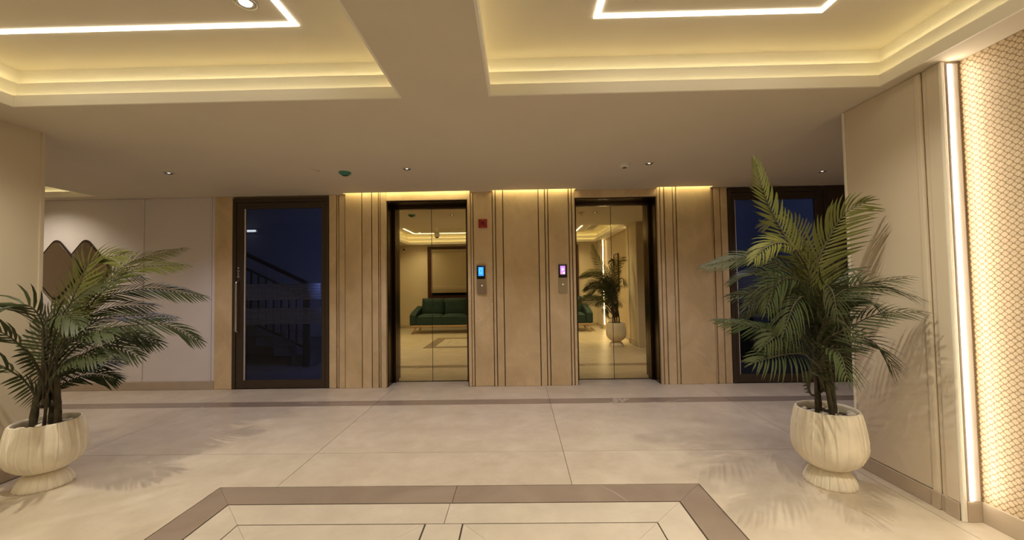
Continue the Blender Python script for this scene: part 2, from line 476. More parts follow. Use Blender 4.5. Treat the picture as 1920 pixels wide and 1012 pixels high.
# ------------------------------------------------------------------ ceiling with recesses and light slots
PL = (-3.20, -0.73, -0.90, 2.43)
PR = (-0.153, 2.246, -0.90, 2.43)
PC = (-7.80, -5.32, 3.20, 4.86)
SLOTS = [(-2.215, -0.60), (-0.315, 0.74), (1.78, 2.465)]
YS = 4.955
def grow(r, e): return (r[0] - e, r[1] + e, r[2] - e, r[3] + e)
def slab_with_holes(ext, holes, z0, z1):
    xs = sorted({ext[0], ext[1]} | {h[0] for h in holes} | {h[1] for h in holes})
    ys = sorted({ext[2], ext[3]} | {h[2] for h in holes} | {h[3] for h in holes})
    m = MB(); ids = {}
    def vid(x, y, z):
        k = (x, y, z)
        if k not in ids: ids[k] = len(m.v); m.v.append(k)
        return ids[k]
    def solid(i, j):
        if i < 0 or j < 0 or i >= len(xs) - 1 or j >= len(ys) - 1: return False
        cx, cy = (xs[i] + xs[i + 1]) / 2, (ys[j] + ys[j + 1]) / 2
        return not any(h[0] < cx < h[1] and h[2] < cy < h[3] for h in holes)
    for i in range(len(xs) - 1):
        for j in range(len(ys) - 1):
            if not solid(i, j): continue
            x0, x1, y0, y1 = xs[i], xs[i + 1], ys[j], ys[j + 1]
            m.f.append((vid(x0, y0, z0), vid(x0, y1, z0), vid(x1, y1, z0), vid(x1, y0, z0)))
            m.f.append((vid(x0, y0, z1), vid(x1, y0, z1), vid(x1, y1, z1), vid(x0, y1, z1)))
            for di, dj, p, q in ((-1, 0, (x0, y1), (x0, y0)), (1, 0, (x1, y0), (x1, y1)), (0, -1, (x0, y0), (x1, y0)), (0, 1, (x1, y1), (x0, y1))):
                if not solid(i + di, j + dj):
                    m.f.append((vid(*p, z0), vid(*q, z0), vid(*q, z1), vid(*p, z1)))
    return m
holes = [grow(PL, 0.014), grow(PR, 0.014), grow(PC, 0.014)] + [(a, b, YS, 5.2) for a, b in SLOTS]
ceiling = struct(slab_with_holes((-8.0, 4.7, -1.3, 5.032), holes, HC, HC + 0.03).build('ceiling', 'ceiling'), 'beige plaster lobby ceiling with lit recesses')
box('light_block_slab', 'ceiling', (-8.1, -1.4, 2.86, 4.8, 5.2, 2.90), ceiling)  # added slab out of view, keeps world light from leaking in
for a, b in SLOTS:                                  # slot lining: top and front cheek
    box('slot_lining', 'cove', (a - 0.02, YS - 0.02, 2.61, b + 0.02, 5.07, 2.63), ceiling)
    box('slot_lining', 'cove', (a - 0.02, YS - 0.02, HC + 0.0302, b + 0.02, YS - 0.001, 2.61), ceiling)
    box('slot_lining', 'cove', (a - 0.02, YS, HC + 0.0302, a, 5.029, 2.61), ceiling)
    box('slot_lining', 'cove', (b, YS, HC + 0.0302, b + 0.02, 5.029, 2.61), ceiling)
def cove(n, r):
    m = MB()
    m.ring(*r, 0.0, 0.014, HC, 2.545)               # lip
    m.ring(*r, 0.014, 0.06, HC + 0.002, 2.512)      # ledge that carries the tape
    t = m.build('trim_%d' % n, 'cove')
    struct(t, 'pale stepped cove moulding around a ceiling recess')
    MB().ring(*r, 0.06, 0.115, 2.50, 2.655).build('cove_step', 'cove', t)
    MB().ring(*r, 0.115, 0.15, 2.60, HP).build('cove_step', 'cove', t)
    box('recess_ceiling', 'ceiling', (r[0] - 0.15, r[2] - 0.15, HP, r[1] + 0.15, r[3] + 0.15, HP + 0.02), ceiling)
cove(1, PL); cove(2, PR); cove(3, PC)

# ------------------------------------------------------------------ back wall of the corridor
wall_back = MB()
Z1 = 2.63
for x0, x1 in ((-8.0, -3.68), (-2.43, -1.69), (-0.637, 0.733), (1.786, 2.675), (3.93, 4.7)):
    wall_back.box(x0, 5.07, 0, x1, 5.15, Z1)
wall_back.box(-3.68, 5.07, 2.45, -2.43, 5.15, Z1); wall_back.box(2.675, 5.07, 2.46, 3.93, 5.15, Z1)
wall_back.box(-1.69, 5.07, 2.40, -0.637, 5.15, Z1); wall_back.box(0.733, 5.07, 2.40, 1.786, 5.15, Z1)
wall_back = struct(wall_back.build('wall_back', 'marble_groove'), 'golden marble clad lift wall with grooved slabs')
def slab(x0, x1, z0=0.0, z1=HC - 0.001, y=YW, mat='marble', bevel=0.004):
    return box('marble_slab', mat, (x0, y, z0, x1, 5.069, z1), wall_back, bevel=bevel)
T = 2.60
g = 0.0055                                           # half groove
slab(-3.915, -3.682)
slab(-2.427, -2.331 - g); slab(-2.331 + g, -2.303 - g, y=5.036); slab(-2.303 + g, -2.222)
for a, b in ((-2.212, -1.997 - g), (-1.997 + g, -1.87 - g), (-1.87 + g, -1.784 - g), (-1.784 + g, -1.76 - g), (-1.76 + g, -1.690)):
    slab(a, b, z1=T, y=5.024 if a > -1.79 and b < -1.75 else 5.016)
slab(-1.690, -0.640, 2.383, T)                       # lintel, first lift
slab(-0.640, -0.602, z1=T); slab(-0.602 + 0.006, -0.565 - g, y=5.038); slab(-0.565 + g, -0.322)
for a, b in ((-0.312, -0.278 - g), (-0.278 + g, -0.183 - g), (-0.183 + g, 0.271 - g), (0.271 + g, 0.353 - g), (0.353 + g, 0.393 - g), (0.393 + g, 0.657 - g), (0.657 + g, 0.697 - g), (0.697 + g, 0.736)):
    slab(a, b, z1=T, y=5.024 if (b - a) < 0.04 else 5.016)
slab(0.736, 1.783, 2.378, HC - 0.001)                # lintel, second lift
for a, b in ((1.783, 1.82 - g), (1.82 + g, 1.872 - g), (1.872 + g, 1.979 - g), (1.979 + g, 2.023 - g), (2.023 + g, 2.462)):
    slab(a, b, z1=T, y=5.024 if (b - a) < 0.05 else 5.016)
slab(2.470, 2.498 - g, y=5.036); slab(2.498 + g, 2.585 - g); slab(2.585 + g, 2.672)
# white panelled stretch on the left of the corridor
def wpanel(x0, x1):
    p = box('wall_panel', 'white_wall', (x0, 5.04, 0.105, x1, 5.069, HC - 0.001), wall_back, bevel=0.004)
wpanel(-7.99, -6.6); wpanel(-6.59, -4.892)
wpanel(-4.848, -3.985)
box('panel_bead', 'white_wall', (-4.888, 5.030, 0.105, -4.852, 5.069, HC - 0.001), wall_back, bevel=0.008)
box('panel_bead', 'white_wall', (-3.980, 5.032, 0.105, -3.960, 5.069, HC - 0.001), wall_back, bevel=0.006)
box('panel_bead', 'white_wall', (-3.955, 5.036, 0.105, -3.918, 5.069, HC - 0.001), wall_back, bevel=0.006)
struct(box('baseboard_back', 'skirting', (-7.99, 5.028, 0.0, -3.918, 5.069, 0.104), None, bevel=0.004))
# dark timber facing at the right end
for k in range(3):
    box('wood_panel', 'dark_wood', (3.932 + k * 0.256, 5.03, 0.0, 3.932 + k * 0.256 + 0.25, 5.069, HC - 0.001), wall_back, bevel=0.004)

# ------------------------------------------------------------------ flank walls
wl = MB(); wl.box(-3.75, -1.15, 0, -3.53, 2.73, 2.475); wl.box(-8.0, 2.73, 0, -3.53, 2.865, 2.475)
wall_left = struct(wl.build('wall_left', 'wall'), 'beige painted flank wall behind the left planter')
box('corner_bead', 'wall', (-3.545, 2.845, 0.0, -3.522, 2.873, HC - 0.001), wall_left, bevel=0.004)
struct(box('baseboard_left', 'skirting', (-3.53, -1.14, 0.0, -3.515, 2.842, 0.092), None, bevel=0.003))
wr = MB(); wr.box(2.44, -0.40, 0, 2.6, 2.17, 2.475); wr.box(2.35, 2.17, 0, 2.6, 2.82, 2.475); wr.box(2.35, -1.15, 0, 2.6, -0.40, 2.475); wr.box(2.6, 2.70, 0, 4.7, 2.82, 2.475)
wall_right = struct(wr.build('wall_right', 'wall'), 'beige painted flank wall behind the right planter')
box('wall_panel', 'wall', (2.339, 2.318, 0.091, 2.35, 2.806, HC - 0.001), wall_right, bevel=0.003)
box('panel_moulding', 'wall', (2.328, 2.276, 0.0, 2.35, 2.314, HC - 0.001), wall_right, bevel=0.009)
box('panel_moulding', 'wall', (2.342, 2.246, 0.0, 2.35, 2.274, HC - 0.001), wall_right, bevel=0.004)
box('wall_panel', 'wall', (2.332, 2.176, 0.091, 2.35, 2.243, HC - 0.001), wall_right, bevel=0.004)
box('corner_bead', 'cove', (2.329, 2.160, 0.0, 2.352, 2.175, HC - 0.001), wall_right, bevel=0.004)
box('corner_bead', 'cove', (2.333, 2.808, 0.0, 2.352, 2.828, HC - 0.001), wall_right, bevel=0.004)
br = struct(MB().box(2.329, 2.316, 0, 2.3389, 2.806, 0.09).build('baseboard_right', 'skirting', bevel=0.003))
box('skirting_block', 'skirting', (2.322, 2.274, 0, 2.3279, 2.316, 0.094), br, bevel=0.002)
box('skirting_block', 'skirting', (2.334, 2.244, 0, 2.3419, 2.274, 0.090), br, bevel=0.002)
box('skirting_block', 'skirting', (2.324, 2.177, 0, 2.3319, 2.244, 0.092), br, bevel=0.002)
box('skirting_block', 'skirting', (2.353, 2.158, 0, 2.43, 2.1699, 0.108), br, bevel=0.002)
box('skirting_block', 'skirting', (2.425, -0.399, 0, 2.4399, 2.157, 0.108), br, bevel=0.002)
box('skirting_block', 'skirting', (2.335, -1.149, 0, 2.3499, -0.401, 0.092), br, bevel=0.002)
box('wallpaper', 'paper', (2.4365, -0.399, 0.1085, 2.4399, 2.1695, HC - 0.001), wall_right)
# rear wall with the window, only seen mirrored in the lift doors
wall_rear = struct(box('wall_rear', 'wall', (-3.75, -1.3, 0, 2.6, -1.15, 2.475)), 'beige painted wall behind the sofas')
struct(box('baseboard_rear', 'skirting', (-3.5, -1.15, 0, 2.33, -1.137, 0.09), None, bevel=0.003))
struct(box('wall_corridor_left', 'white_wall', (-8.1, 2.7, 0, -8.0, 5.15, 2.475)))
struct(box('wall_corridor_right', 'wall', (4.7, 2.7, 0, 4.8, 5.15, 2.475)))
window = holder('window_1', (0, -1.15, 0), 'wide window with dark red wooden frame behind the sofas')
wf = MB()
W0, W1, WZ0, WZ1 = -2.70, 1.80, 0.86, 2.42
for b in ((W0, 0.0, WZ0, W0 + 0.10, 0.06, WZ1), (W1 - 0.10, 0.0, WZ0, W1, 0.06, WZ1)): box('window_stile', 'mahogany', b, window, 0.005)
box('window_mullion', 'mahogany', (-0.48, 0.0, WZ0, -0.40, 0.06, WZ1), window, 0.005)
box('window_rail', 'mahogany', (W0 + 0.1, 0.0, WZ0, W1 - 0.1, 0.055, WZ0 + 0.1), window, 0.005)
box('window_rail', 'mahogany', (W0 + 0.1, 0.0, WZ1 - 0.08, W1 - 0.1, 0.055, WZ1), window, 0.005)
box('pane', 'black_gloss', (W0 + 0.1, 0.002, WZ0 + 0.1, -0.48, 0.012, WZ1 - 0.08), window)
box('pane', 'black_gloss', (-0.40, 0.002, WZ0 + 0.1, W1 - 0.1, 0.012, WZ1 - 0.08), window)
for x0, x1, w in ((-2.58, -0.50, 'left'), (-0.38, 1.68, 'right')):
    bl = thing('roman_blind', 'beige roman blind drawn down over the %s half of the rear window' % w, 'blind', (0, -1.09, 0), 'roman blinds of the rear window')
    box('headrail', 'blind', (x0, 0.0, 2.27, x1, 0.05, 2.33), bl, 0.004)
    box('blind_cloth', 'blind', (x0, 0.01, 1.20, x1, 0.022, 2.27), bl, 0.002)
    for k in range(3):
        box('blind_fold', 'blind', (x0, 0.006 + 0.008 * k, 1.04 + 0.045 * k, x1, 0.036 + 0.008 * k, 1.20 + 0.02 * k), bl, 0.012)

# ------------------------------------------------------------------ glass doors
def glass_door(n, x0, x1, ztop, gx0, gx1, label, handle_x, hinge_right, sign):
    d = holder('door_%d' % n, (0, 0, 0), label)
    y0, y1 = 5.022, 5.075
    box('frame_post', 'door_frame', (x0, 5.02, 0, x0 + 0.045, 5.10, ztop), d, 0.003)
    box('frame_post', 'door_frame', (x1 - 0.045, 5.02, 0, x1, 5.10, ztop), d, 0.003)
    box('frame_head', 'door_frame', (x0 + 0.045, 5.02, ztop - 0.05, x1 - 0.045, 5.10, ztop), d, 0.003)
    lf = MB()
    a, b = x0 + 0.05, x1 - 0.05
    box('door_stile', 'door_frame', (a, y0 + 0.006, 0.008, gx0, y1, ztop - 0.055), d, 0.003)
    box('door_stile', 'door_frame', (gx1, y0 + 0.006, 0.008, b, y1, ztop - 0.055), d, 0.003)
    box('door_rail', 'door_frame', (gx0, y0 + 0.006, 0.008, gx1, y1, 0.112), d, 0.003)
    box('door_rail', 'door_frame', (gx0, y0 + 0.006, 2.312, gx1, y1, ztop - 0.055), d, 0.003)
    p = box('pane', 'glass', (gx0, 5.050, 0.112, gx1, 5.056, 2.312), d)
    for zz0 in (1.132, 0.818):
        for k in range(6):
            z = zz0 + k * 0.0352
            box('frosted_strip', 'film', (gx0 + 0.012, 5.0485, z, gx1 - 0.004, 5.0495, z + 0.029), p)
    box('gasket', 'alu', (gx0 - 0.001, 5.029, 0.112, gx0 + 0.006, 5.049, 2.312), d)
    for yy, sy in ((5.028, -1), (5.075, 1)):
        s = 1 if not hinge_right else 1
        yo = yy + sy * 0.055
        x = handle_x
        pts = [(x, yy, 1.375)]
        for k in range(7):
            an = k / 6 * math.pi / 2
            pts.append((x, yo - sy * 0.03 * (1 - math.sin(an)), 1.375 - 0.03 * (1 - math.cos(an))))
        for k in range(7):
            an = k / 6 * math.pi / 2
            pts.append((x, yo - sy * 0.03 * (1 - math.cos(an)), 0.765 - 0.03 * math.sin(an)))
        pts.append((x, yy, 0.735))
        MB().tube(pts, 0.0125, 10).build('pull_handle', 'chrome', d, smooth=True)
    if sign:
        for k, ch in enumerate('PUSH'):
            letter('sign_letter', ch, (handle_x - 0.012, y0 + 0.0055, 1.533 - k * 0.036), 0.036, 'white', d)
    return d
def letter(name, ch, loc, size, mat, parent):
    cu = bpy.data.curves.new(name, 'FONT'); cu.body = ch; cu.size = size; cu.align_x = 'CENTER'; cu.extrude = 0.0006
    t = bpy.data.objects.new('tmp', cu); COL.objects.link(t)
    bpy.context.view_layer.update()
    me = bpy.data.meshes.new_from_object(t.evaluated_get(bpy.context.evaluated_depsgraph_get()))
    bpy.data.objects.remove(t, do_unlink=True)
    me.materials.clear(); me.materials.append(M[mat])
    o = bpy.data.objects.new(name, me); COL.objects.link(o)
    o.rotation_euler = (math.pi / 2, 0, 0); o.location = loc; o.parent = parent
    return o
glass_door(1, -3.679, -2.43, 2.445, -3.526, -2.523, 'brown framed glass door with frosted bands leading to the staircase', -3.592, False, True)
glass_door(2, 2.678, 3.928, 2.455, 2.765, 3.775, 'brown framed glass door behind the right palm', 3.842, True, False)

# ------------------------------------------------------------------ stair hall behind the first glass door
struct(box('wall_stair_back', 'stair_wall', (-6.2, 7.6, 0, -1.9, 7.7, 2.95)))
struct(box('wall_stair_left', 'stair_wall', (-6.2, 5.16, 0, -6.1, 7.6, 2.95)))
struct(box('wall_stair_right', 'stair_wall', (-2.0, 5.16, 0, -1.9, 7.6, 2.95)))
struct(box('wall_stair_front', 'stair_wall', (-6.1, 5.151, 2.46, -2.0, 5.16, 2.95)))
struct(box('ceiling_stair', 'stair_wall', (-6.2, 5.151, 2.95, -1.9, 7.7, 3.0)))
struct(box('floor_stair', 'stair_stone', (-6.1, 5.151, -0.0035, -2.0, 7.6, 0.0)))
stair = thing('staircase', 'dim stone staircase climbing to the left behind the glass door', 'staircase', (-3.45, 6.45, 0))
for k in range(9):
    z = 0.165 * (k + 1)
    box('stair_step', 'stair_stone', (-0.29 * (k + 1), 0.0, 0.165 * k, -0.29 * k - 0.0, 1.10, z), stair, 0.006)
rail = thing('stair_railing', 'black metal stair railing with handrail and square newel post', 'railing', (-3.45, 6.38, 0))
sl = 0.485
box('newel_post', 'black', (-0.045, -0.03, 0, 0.045, 0.03, 1.30), rail, 0.004)
def slope_bar(name, x0, x1, zc, w, h):
    z0, z1 = zc, zc + (x0 - x1) * sl
    MB().wallprism([(x0, z0), (x1, z1), (x1, z1 + h), (x0, z0 + h)], -w / 2, w / 2).build(name, 'black', rail, fix=True)
slope_bar('handrail', 0.02, -1.55, 1.315, 0.05, 0.065)
slope_bar('middle_rail', -0.045, -1.55, 1.13, 0.03, 0.03)
slope_bar('bottom_rail', -0.045, -1.55, 0.30, 0.03, 0.035)
for k in range(11):
    x = -0.16 - k * 0.125
    z = 0.30 - x * sl
    box('baluster', 'black', (x - 0.011, -0.011, z, x + 0.011, 0.011, z + 0.84), rail)
tl = thing('tube_light', 'short glowing tube light on the stair hall wall', 'light', (-5.2, 7.59, 2.39))
box('lamp_housing', 'white', (-0.30, -0.03, -0.03, 0.14, 0.0, 0.03), tl, 0.004)
MB().tube([(-0.28, -0.045, 0), (0.12, -0.045, 0)], 0.016, 10).build('lamp_tube', 'tube', tl, smooth=True)
bl = thing('added_blue_lamp', 'small blue lamp added on the stair hall wall to tint the hall', 'lamp', (-2.001, 5.62, 1.42))  # added lamp, stands in for the bluish light in the hall
box('lamp_housing', 'white', (-0.03, -0.09, -0.12, 0.0, 0.09, 0.12), bl, 0.006)
box('fill_cover', 'blue_fill', (-0.05, -0.07, -0.10, -0.03, 0.07, 0.10), bl, 0.006)
# ------------------------------------------------------------------ room behind the second glass door
struct(box('wall_room_back', 'stair_wall', (2.3, 7.0, 0, 4.7, 7.1, 2.95)))
struct(box('wall_room_left', 'stair_wall', (2.3, 5.16, 0, 2.4, 7.0, 2.95)))
struct(box('wall_room_right', 'stair_wall', (4.6, 5.16, 0, 4.7, 7.0, 2.95)))
struct(box('wall_room_front', 'stair_wall', (2.4, 5.151, 2.47, 4.6, 5.16, 2.95)))
struct(box('ceiling_room', 'stair_wall', (2.3, 5.151, 2.95, 4.7, 7.1, 3.0)))
struct(box('floor_room', 'stair_stone', (2.4, 5.151, -0.0035, 4.6, 7.0, 0.0)))
cab = thing('dark_cabinet', 'low black cabinet in the unlit room behind the right glass door', 'cabinet', (3.2, 6.7, 0))
box('cabinet_body', 'black', (-0.5, -0.22, 0.06, 0.6, 0.28, 0.92), cab, 0.006)
box('cabinet_door', 'black', (-0.49, -0.24, 0.08, 0.045, -0.2201, 0.9), cab, 0.004)
box('cabinet_door', 'black', (0.055, -0.24, 0.08, 0.59, -0.2201, 0.9), cab, 0.004)
box('plinth', 'black', (-0.48, -0.18, 0, 0.58, 0.26, 0.06), cab)
bl2 = thing('added_blue_lamp', 'small blue lamp added high in the room behind the right palm to tint it', 'lamp', (2.401, 6.2, 2.3))  # added lamp, gives this room its bluish light
box('lamp_housing', 'white', (0.0, -0.09, -0.12, 0.03, 0.09, 0.12), bl2, 0.006)
box('fill_cover', 'blue_fill_dim', (0.03, -0.07, -0.10, 0.05, 0.07, 0.10), bl2, 0.006)

# ================================================================== THE THINGS
# ------------------------------------------------------------------ lifts
def lift(x0, x1, label):
    t = thing('elevator_entrance', label, 'elevator', ((x0 + x1) / 2, YW, 0), 'elevators in the marble wall')
    w = (x1 - x0) / 2
    for s in (-1, 1):
        a, b = sorted((s * w, s * (w - 0.012)))
        box('door_jamb', 'bronze', (a, 0.036, 0, b, 0.288, 2.375), t, 0.002)
        a, b = sorted((s * (w - 0.0125), s * (w - 0.05)))
        box('inner_jamb', 'bronze', (a, 0.225, 0, b, 0.288, 2.345), t, 0.004)
    box('jamb_head', 'bronze', (-w + 0.0125, 0.036, 2.362, w - 0.0125, 0.288, 2.376), t, 0.002)
    box('transom', 'bronze', (-w + 0.0125, 0.262, 2.318, w - 0.0125, 0.288, 2.3615), t, 0.003)
    for s in (-1, 1):
        a, b = sorted((s * 0.0035, s * (w - 0.013)))
        box('door_panel', 'gold_mirror', (a, 0.290, 0.008, b, 0.315, 2.36), t)
    box('door_seam', 'black', (-0.0034, 0.294, 0.008, 0.0034, 0.31, 2.36), t)
    box('sill', 'bronze', (-w + 0.013, 0.2805, -0.003, w - 0.013, 0.33, 0.006), t)
    box('shaft_back', 'black', (-w - 0.05, 0.33, 0, w + 0.05, 0.34, 2.5), t)
    return t
lift(-1.688, -0.641, 'gold mirrored elevator doors reflecting a green sofa and blind')
lift(0.737, 1.782, 'gold mirrored elevator doors reflecting a potted palm')

# ------------------------------------------------------------------ call panels and alarm
def call_panel(x, label, kind):
    t = thing('call_panel', label, 'call panel', (x, 5.03, 1.157), 'elevator call panels between the lifts')
    w = 0.056
    pts = [(-w, 0.385), (-w, 0.02)]
    for k in range(5): pts.append((-w + 0.02 - 0.02 * math.cos(k / 4 * math.pi / 2), 0.02 - 0.02 * math.sin(k / 4 * math.pi / 2)))
    for k in range(5): pts.append((w - 0.02 + 0.02 * math.sin(k / 4 * math.pi / 2), 0.02 - 0.02 * math.cos(k / 4 * math.pi / 2)))
    pts += [(w, 0.385)]
    MB().wallprism(pts, -0.022, -0.0005).build('panel_body', 'steel_plate', t, bevel=0.003, fix=True)
    scr = box('screen_glass', 'black_gloss', (-w + 0.003, -0.026, 0.20, w - 0.003, -0.0222, 0.368), t, 0.002)
    if kind == 'blue':
        box('screen', 'screen_blue', (-0.034, -0.0275, 0.238, 0.034, -0.0262, 0.352), scr)
        box('screen_graphic', 'screen_cyan', (-0.022, -0.0283, 0.262, 0.018, -0.0276, 0.34), scr)
        box('screen_graphic', 'screen_blue', (-0.009, -0.0291, 0.28, 0.005, -0.0284, 0.325), scr)
    else:
        box('screen', 'screen_pink', (-0.031, -0.0275, 0.242, 0.031, -0.0262, 0.350), scr)
        box('screen_graphic', 'screen_white', (-0.012, -0.0283, 0.29, 0.014, -0.0276, 0.318), scr)
        box('screen_graphic', 'screen_rose', (-0.029, -0.0283, 0.244, 0.0, -0.0276, 0.276), scr)
        box('screen_graphic', 'screen_white', (0.002, -0.0283, 0.246, 0.026, -0.0276, 0.272), scr)
    bx = 0.012 if kind == 'blue' else 0.0
    b = MB(); b.lathe([(0.014, 0), (0.014, 0.003), (0.011, 0.004)], 20)
    o = b.build('call_button', 'chrome', t, smooth=False); o.rotation_euler = (math.pi / 2, 0, 0); o.location = (bx, -0.0221, 0.115)
    l = MB().lathe([(0.005, 0), (0.005, 0.0015)], 12).build('button_light', 'led_dim', o); l.location = (0, 0, 0.0041)
call_panel(-0.471, 'steel call panel with blue screen under the red alarm box', 'blue')
call_panel(0.566, 'steel call panel with pink screen beside the right lift', 'pink')
al = thing('fire_alarm', 'small square red fire alarm call point on the marble', 'alarm', (-0.441, 5.03, 2.064))
box('backplate', 'pink', (-0.062, -0.008, -0.062, 0.062, -0.0005, 0.062), al, 0.003)
ff = box('alarm_face', 'red', (-0.054, -0.03, -0.054, 0.054, -0.0082, 0.054), al, 0.004)
c = MB().lathe([(0.024, 0), (0.024, 0.002), (0.018, 0.003)], 24).build('press_disc', 'red_dark', al); c.rotation_euler = (math.pi / 2, 0, 0); c.location = (0, -0.0302, 0.002)
for z in (0.040, -0.038):
    box('alarm_mark', 'pink', (-0.006, -0.031, z - 0.004, 0.006, -0.0302, z + 0.004), al)

# ------------------------------------------------------------------ lights
def ring_light(name, label, r, mat, e=0.0):
    t = thing(name, label, 'light', ((r[0] + r[1]) / 2, (r[2] + r[3]) / 2, HP))
    return t
def line_light(x0, x1, y0, y1, label):
    t = thing('line_light', label, 'light', ((x0 + x1) / 2, (y0 + y1) / 2, HP), 'rectangular line lights in the ceiling recesses')
    w, d, h = (x1 - x0) / 2, (y1 - y0) / 2, 0.016
    for b in ((-w - h, d - h, w + h, d + h), (-w - h, -d - h, w + h, -d + h), (-w - h, -d + h, -w + h, d - h), (w - h, -d + h, w + h, d - h)):
        box('light_bar', 'led_line', (b[0], b[1], -0.006, b[2], b[3], -0.0002), t)
line_light(-2.99, -1.227, -0.72, 2.147, 'glowing white rectangular line light in the left ceiling recess')
line_light(0.46, 1.69, -0.72, 2.147, 'glowing white rectangular line light in the right ceiling recess')
def cove_tape(r, label):
    t = thing('cove_light', label, 'light', ((r[0] + r[1]) / 2, (r[2] + r[3]) / 2, 2.512), 'yellow LED tapes hidden in the ceiling coves')
    w, d = (r[1] - r[0]) / 2, (r[3] - r[2]) / 2
    def rim(name, mat, e0, e1, z0, z1):            # four bars of a rectangle grown by e0..e1, standing on edge
        for b in ((-w - e1, d + e0, w + e1, d + e1), (-w - e1, -d - e1, w + e1, -d - e0), (-w - e1, -d - e0, -w - e0, d + e0), (w + e0, -d - e0, w + e1, d + e0)):
            box(name, mat, (b[0], b[1], z0, b[2], b[3], z1), t)
    rim('led_tape', 'led_cove', 0.0143, 0.0160, 0.003, 0.026)            # back of the lip, facing the lower step
    rim('tape_shield', 'alu', 0.0690, 0.0718, 0.1431, 0.1485)           # added on the upper step to block the tape's front glow
    rim('led_tape', 'led_cove_upper', 0.0719, 0.0732, 0.1434, 0.1480)
cove_tape(PL, 'yellow LED tape lighting the left ceiling recess above the left palm')
cove_tape(PR, 'yellow LED tape lighting the right ceiling recess above the right palm')
cove_tape(PC, 'yellow LED tape lighting the far ceiling recess in the left corridor')
for (a, b), w in zip(SLOTS, ('over the left lift', 'over the marble pier between the lifts', 'over the marble right of the second lift')):
    tag(box('slot_light', 'led_slot', (a + 0.01, YS + 0.001, 2.535, b - 0.01, YS + 0.012, 2.55)), 'yellow LED tape in the ceiling slot ' + w, 'light', 'LED tapes in the ceiling slots')
for y, s, w in ((2.1575, 1, 'near end of the wallpaper niche beside the right palm'), (-0.388, -1, 'far end of the wallpaper niche beside the rear wall')):
    t = thing('niche_light', 'upright white LED profile at the ' + w, 'light', (2.385, y, 0.11), 'upright LED profiles of the wallpaper niche')
    a, b = (0.0, 0.012) if s > 0 else (-0.011, 0.0)
    box('light_profile', 'alu', (-0.024, a, 0, 0.034, b, 2.35), t, 0.001)
    a, b = (-0.004, -0.0002) if s > 0 else (0.0002, 0.004)
    box('light_diffuser', 'led_niche', (-0.016, a, 0.004, -0.003, b, 2.345), t)

def downlight(x, y, z, label, mat, power, col, group, r=0.045, chrome=False, angle=120):
    t = thing('downlight', label, 'light', (x, y, z), group)
    MB().lathe([(r * 0.80, -0.0002), (r * 1.05, -0.0002), (r * 1.12, -0.003), (r * 1.02, -0.007), (r * 0.8, -0.006)], 32, close=False).build('trim_ring', 'chrome' if chrome else 'ceiling', t, smooth=True)
    MB().lathe([(r * 0.8, -0.006), (r * 0.78, -0.0042), (r * 0.5, -0.0022)], 32, close=False).build('reflector', 'chrome' if chrome else 'black', t, smooth=True)
    MB().lathe([(r * (0.6 if chrome else 0.22), -0.0035), (r * (0.6 if chrome else 0.22), -0.0004)], 24).build('lamp_face', mat, t)
    ld = bpy.data.lights.new('downlight_beam', 'SPOT')
    ld.energy = power; ld.color = col; ld.spot_size = math.radians(angle); ld.spot_blend = 1.0; ld.shadow_soft_size = 0.02
    lo = bpy.data.objects.new('downlight_beam', ld); COL.objects.link(lo); lo.parent = t; lo.location = (0, 0, -0.012)
    return t
GC = 'small dark downlights along the corridor ceiling'
downlight(-3.54, 3.93, HC, 'small dark downlight in the corridor ceiling nearest the white panelled wall', 'led_dim', W_SPOT * 0.75, COOL, GC)
downlight(-1.11, 3.95, HC, 'small dark downlight in the ceiling before the left lift', 'led_dim', W_SPOT, COOL, GC)
downlight(1.33, 3.935, HC, 'small dark downlight in the ceiling before the right lift', 'led_dim', W_SPOT, COOL, GC)
downlight(3.37, 4.365, HC, 'small dark downlight in the ceiling before the right glass door', 'led_dim', W_SPOT * 0.5, COOL, GC)
downlight(-5.95, 4.35, HP, 'chrome rimmed downlight in the far corridor recess above the diamond mirrors', 'led_spot', 95.0, (1.0, 0.85, 0.66), 'corridor recess downlights', 0.05, True)
GI = 'chrome downlights inside the line lights'
downlight(-1.388, 1.975, HP, 'chrome rimmed downlight inside the left rectangle of light', 'led_spot', W_SPOT_IN * 0.55, NEUTRAL, GI, 0.05, True)
downlight(0.64, 1.975, HP, 'chrome rimmed downlight inside the right rectangle of light, left corner', 'led_spot', W_SPOT_IN * 0.55, NEUTRAL, GI, 0.05, True)
downlight(1.48, 1.95, HP, 'chrome rimmed downlight inside the right rectangle of light, corner nearest the palm', 'led_spot', W_SPOT_IN, NEUTRAL, GI, 0.05, True)
downlight(-2.78, 1.95, HP, 'chrome rimmed downlight inside the left rectangle of light, corner nearest the left palm', 'led_spot', W_SPOT_IN * 1.35, NEUTRAL, GI, 0.05, True)
downlight(1.48, 0.7, HP, 'added chrome rimmed downlight halfway along the right side of the right rectangle of light', 'led_spot', W_SPOT_IN * 1.8, NEUTRAL, GI, 0.05, True)  # extra fitting added to light the right pot and palm from the front
downlight(-2.78, 0.7, HP, 'added chrome rimmed downlight halfway along the left side of the left rectangle of light', 'led_spot', W_SPOT_IN * 0.5, NEUTRAL, GI, 0.05, True)  # extra fitting added to light the left pot and palm from the front
downlight(-2.78, -0.5, HP, 'chrome rimmed downlight at the rear left end of the left rectangle of light', 'led_spot', W_SPOT_IN * 0.6, NEUTRAL, GI, 0.05, True)
downlight(1.48, -0.5, HP, 'chrome rimmed downlight at the rear right end of the right rectangle of light', 'led_spot', W_SPOT_IN * 0.8, NEUTRAL, GI, 0.05, True)

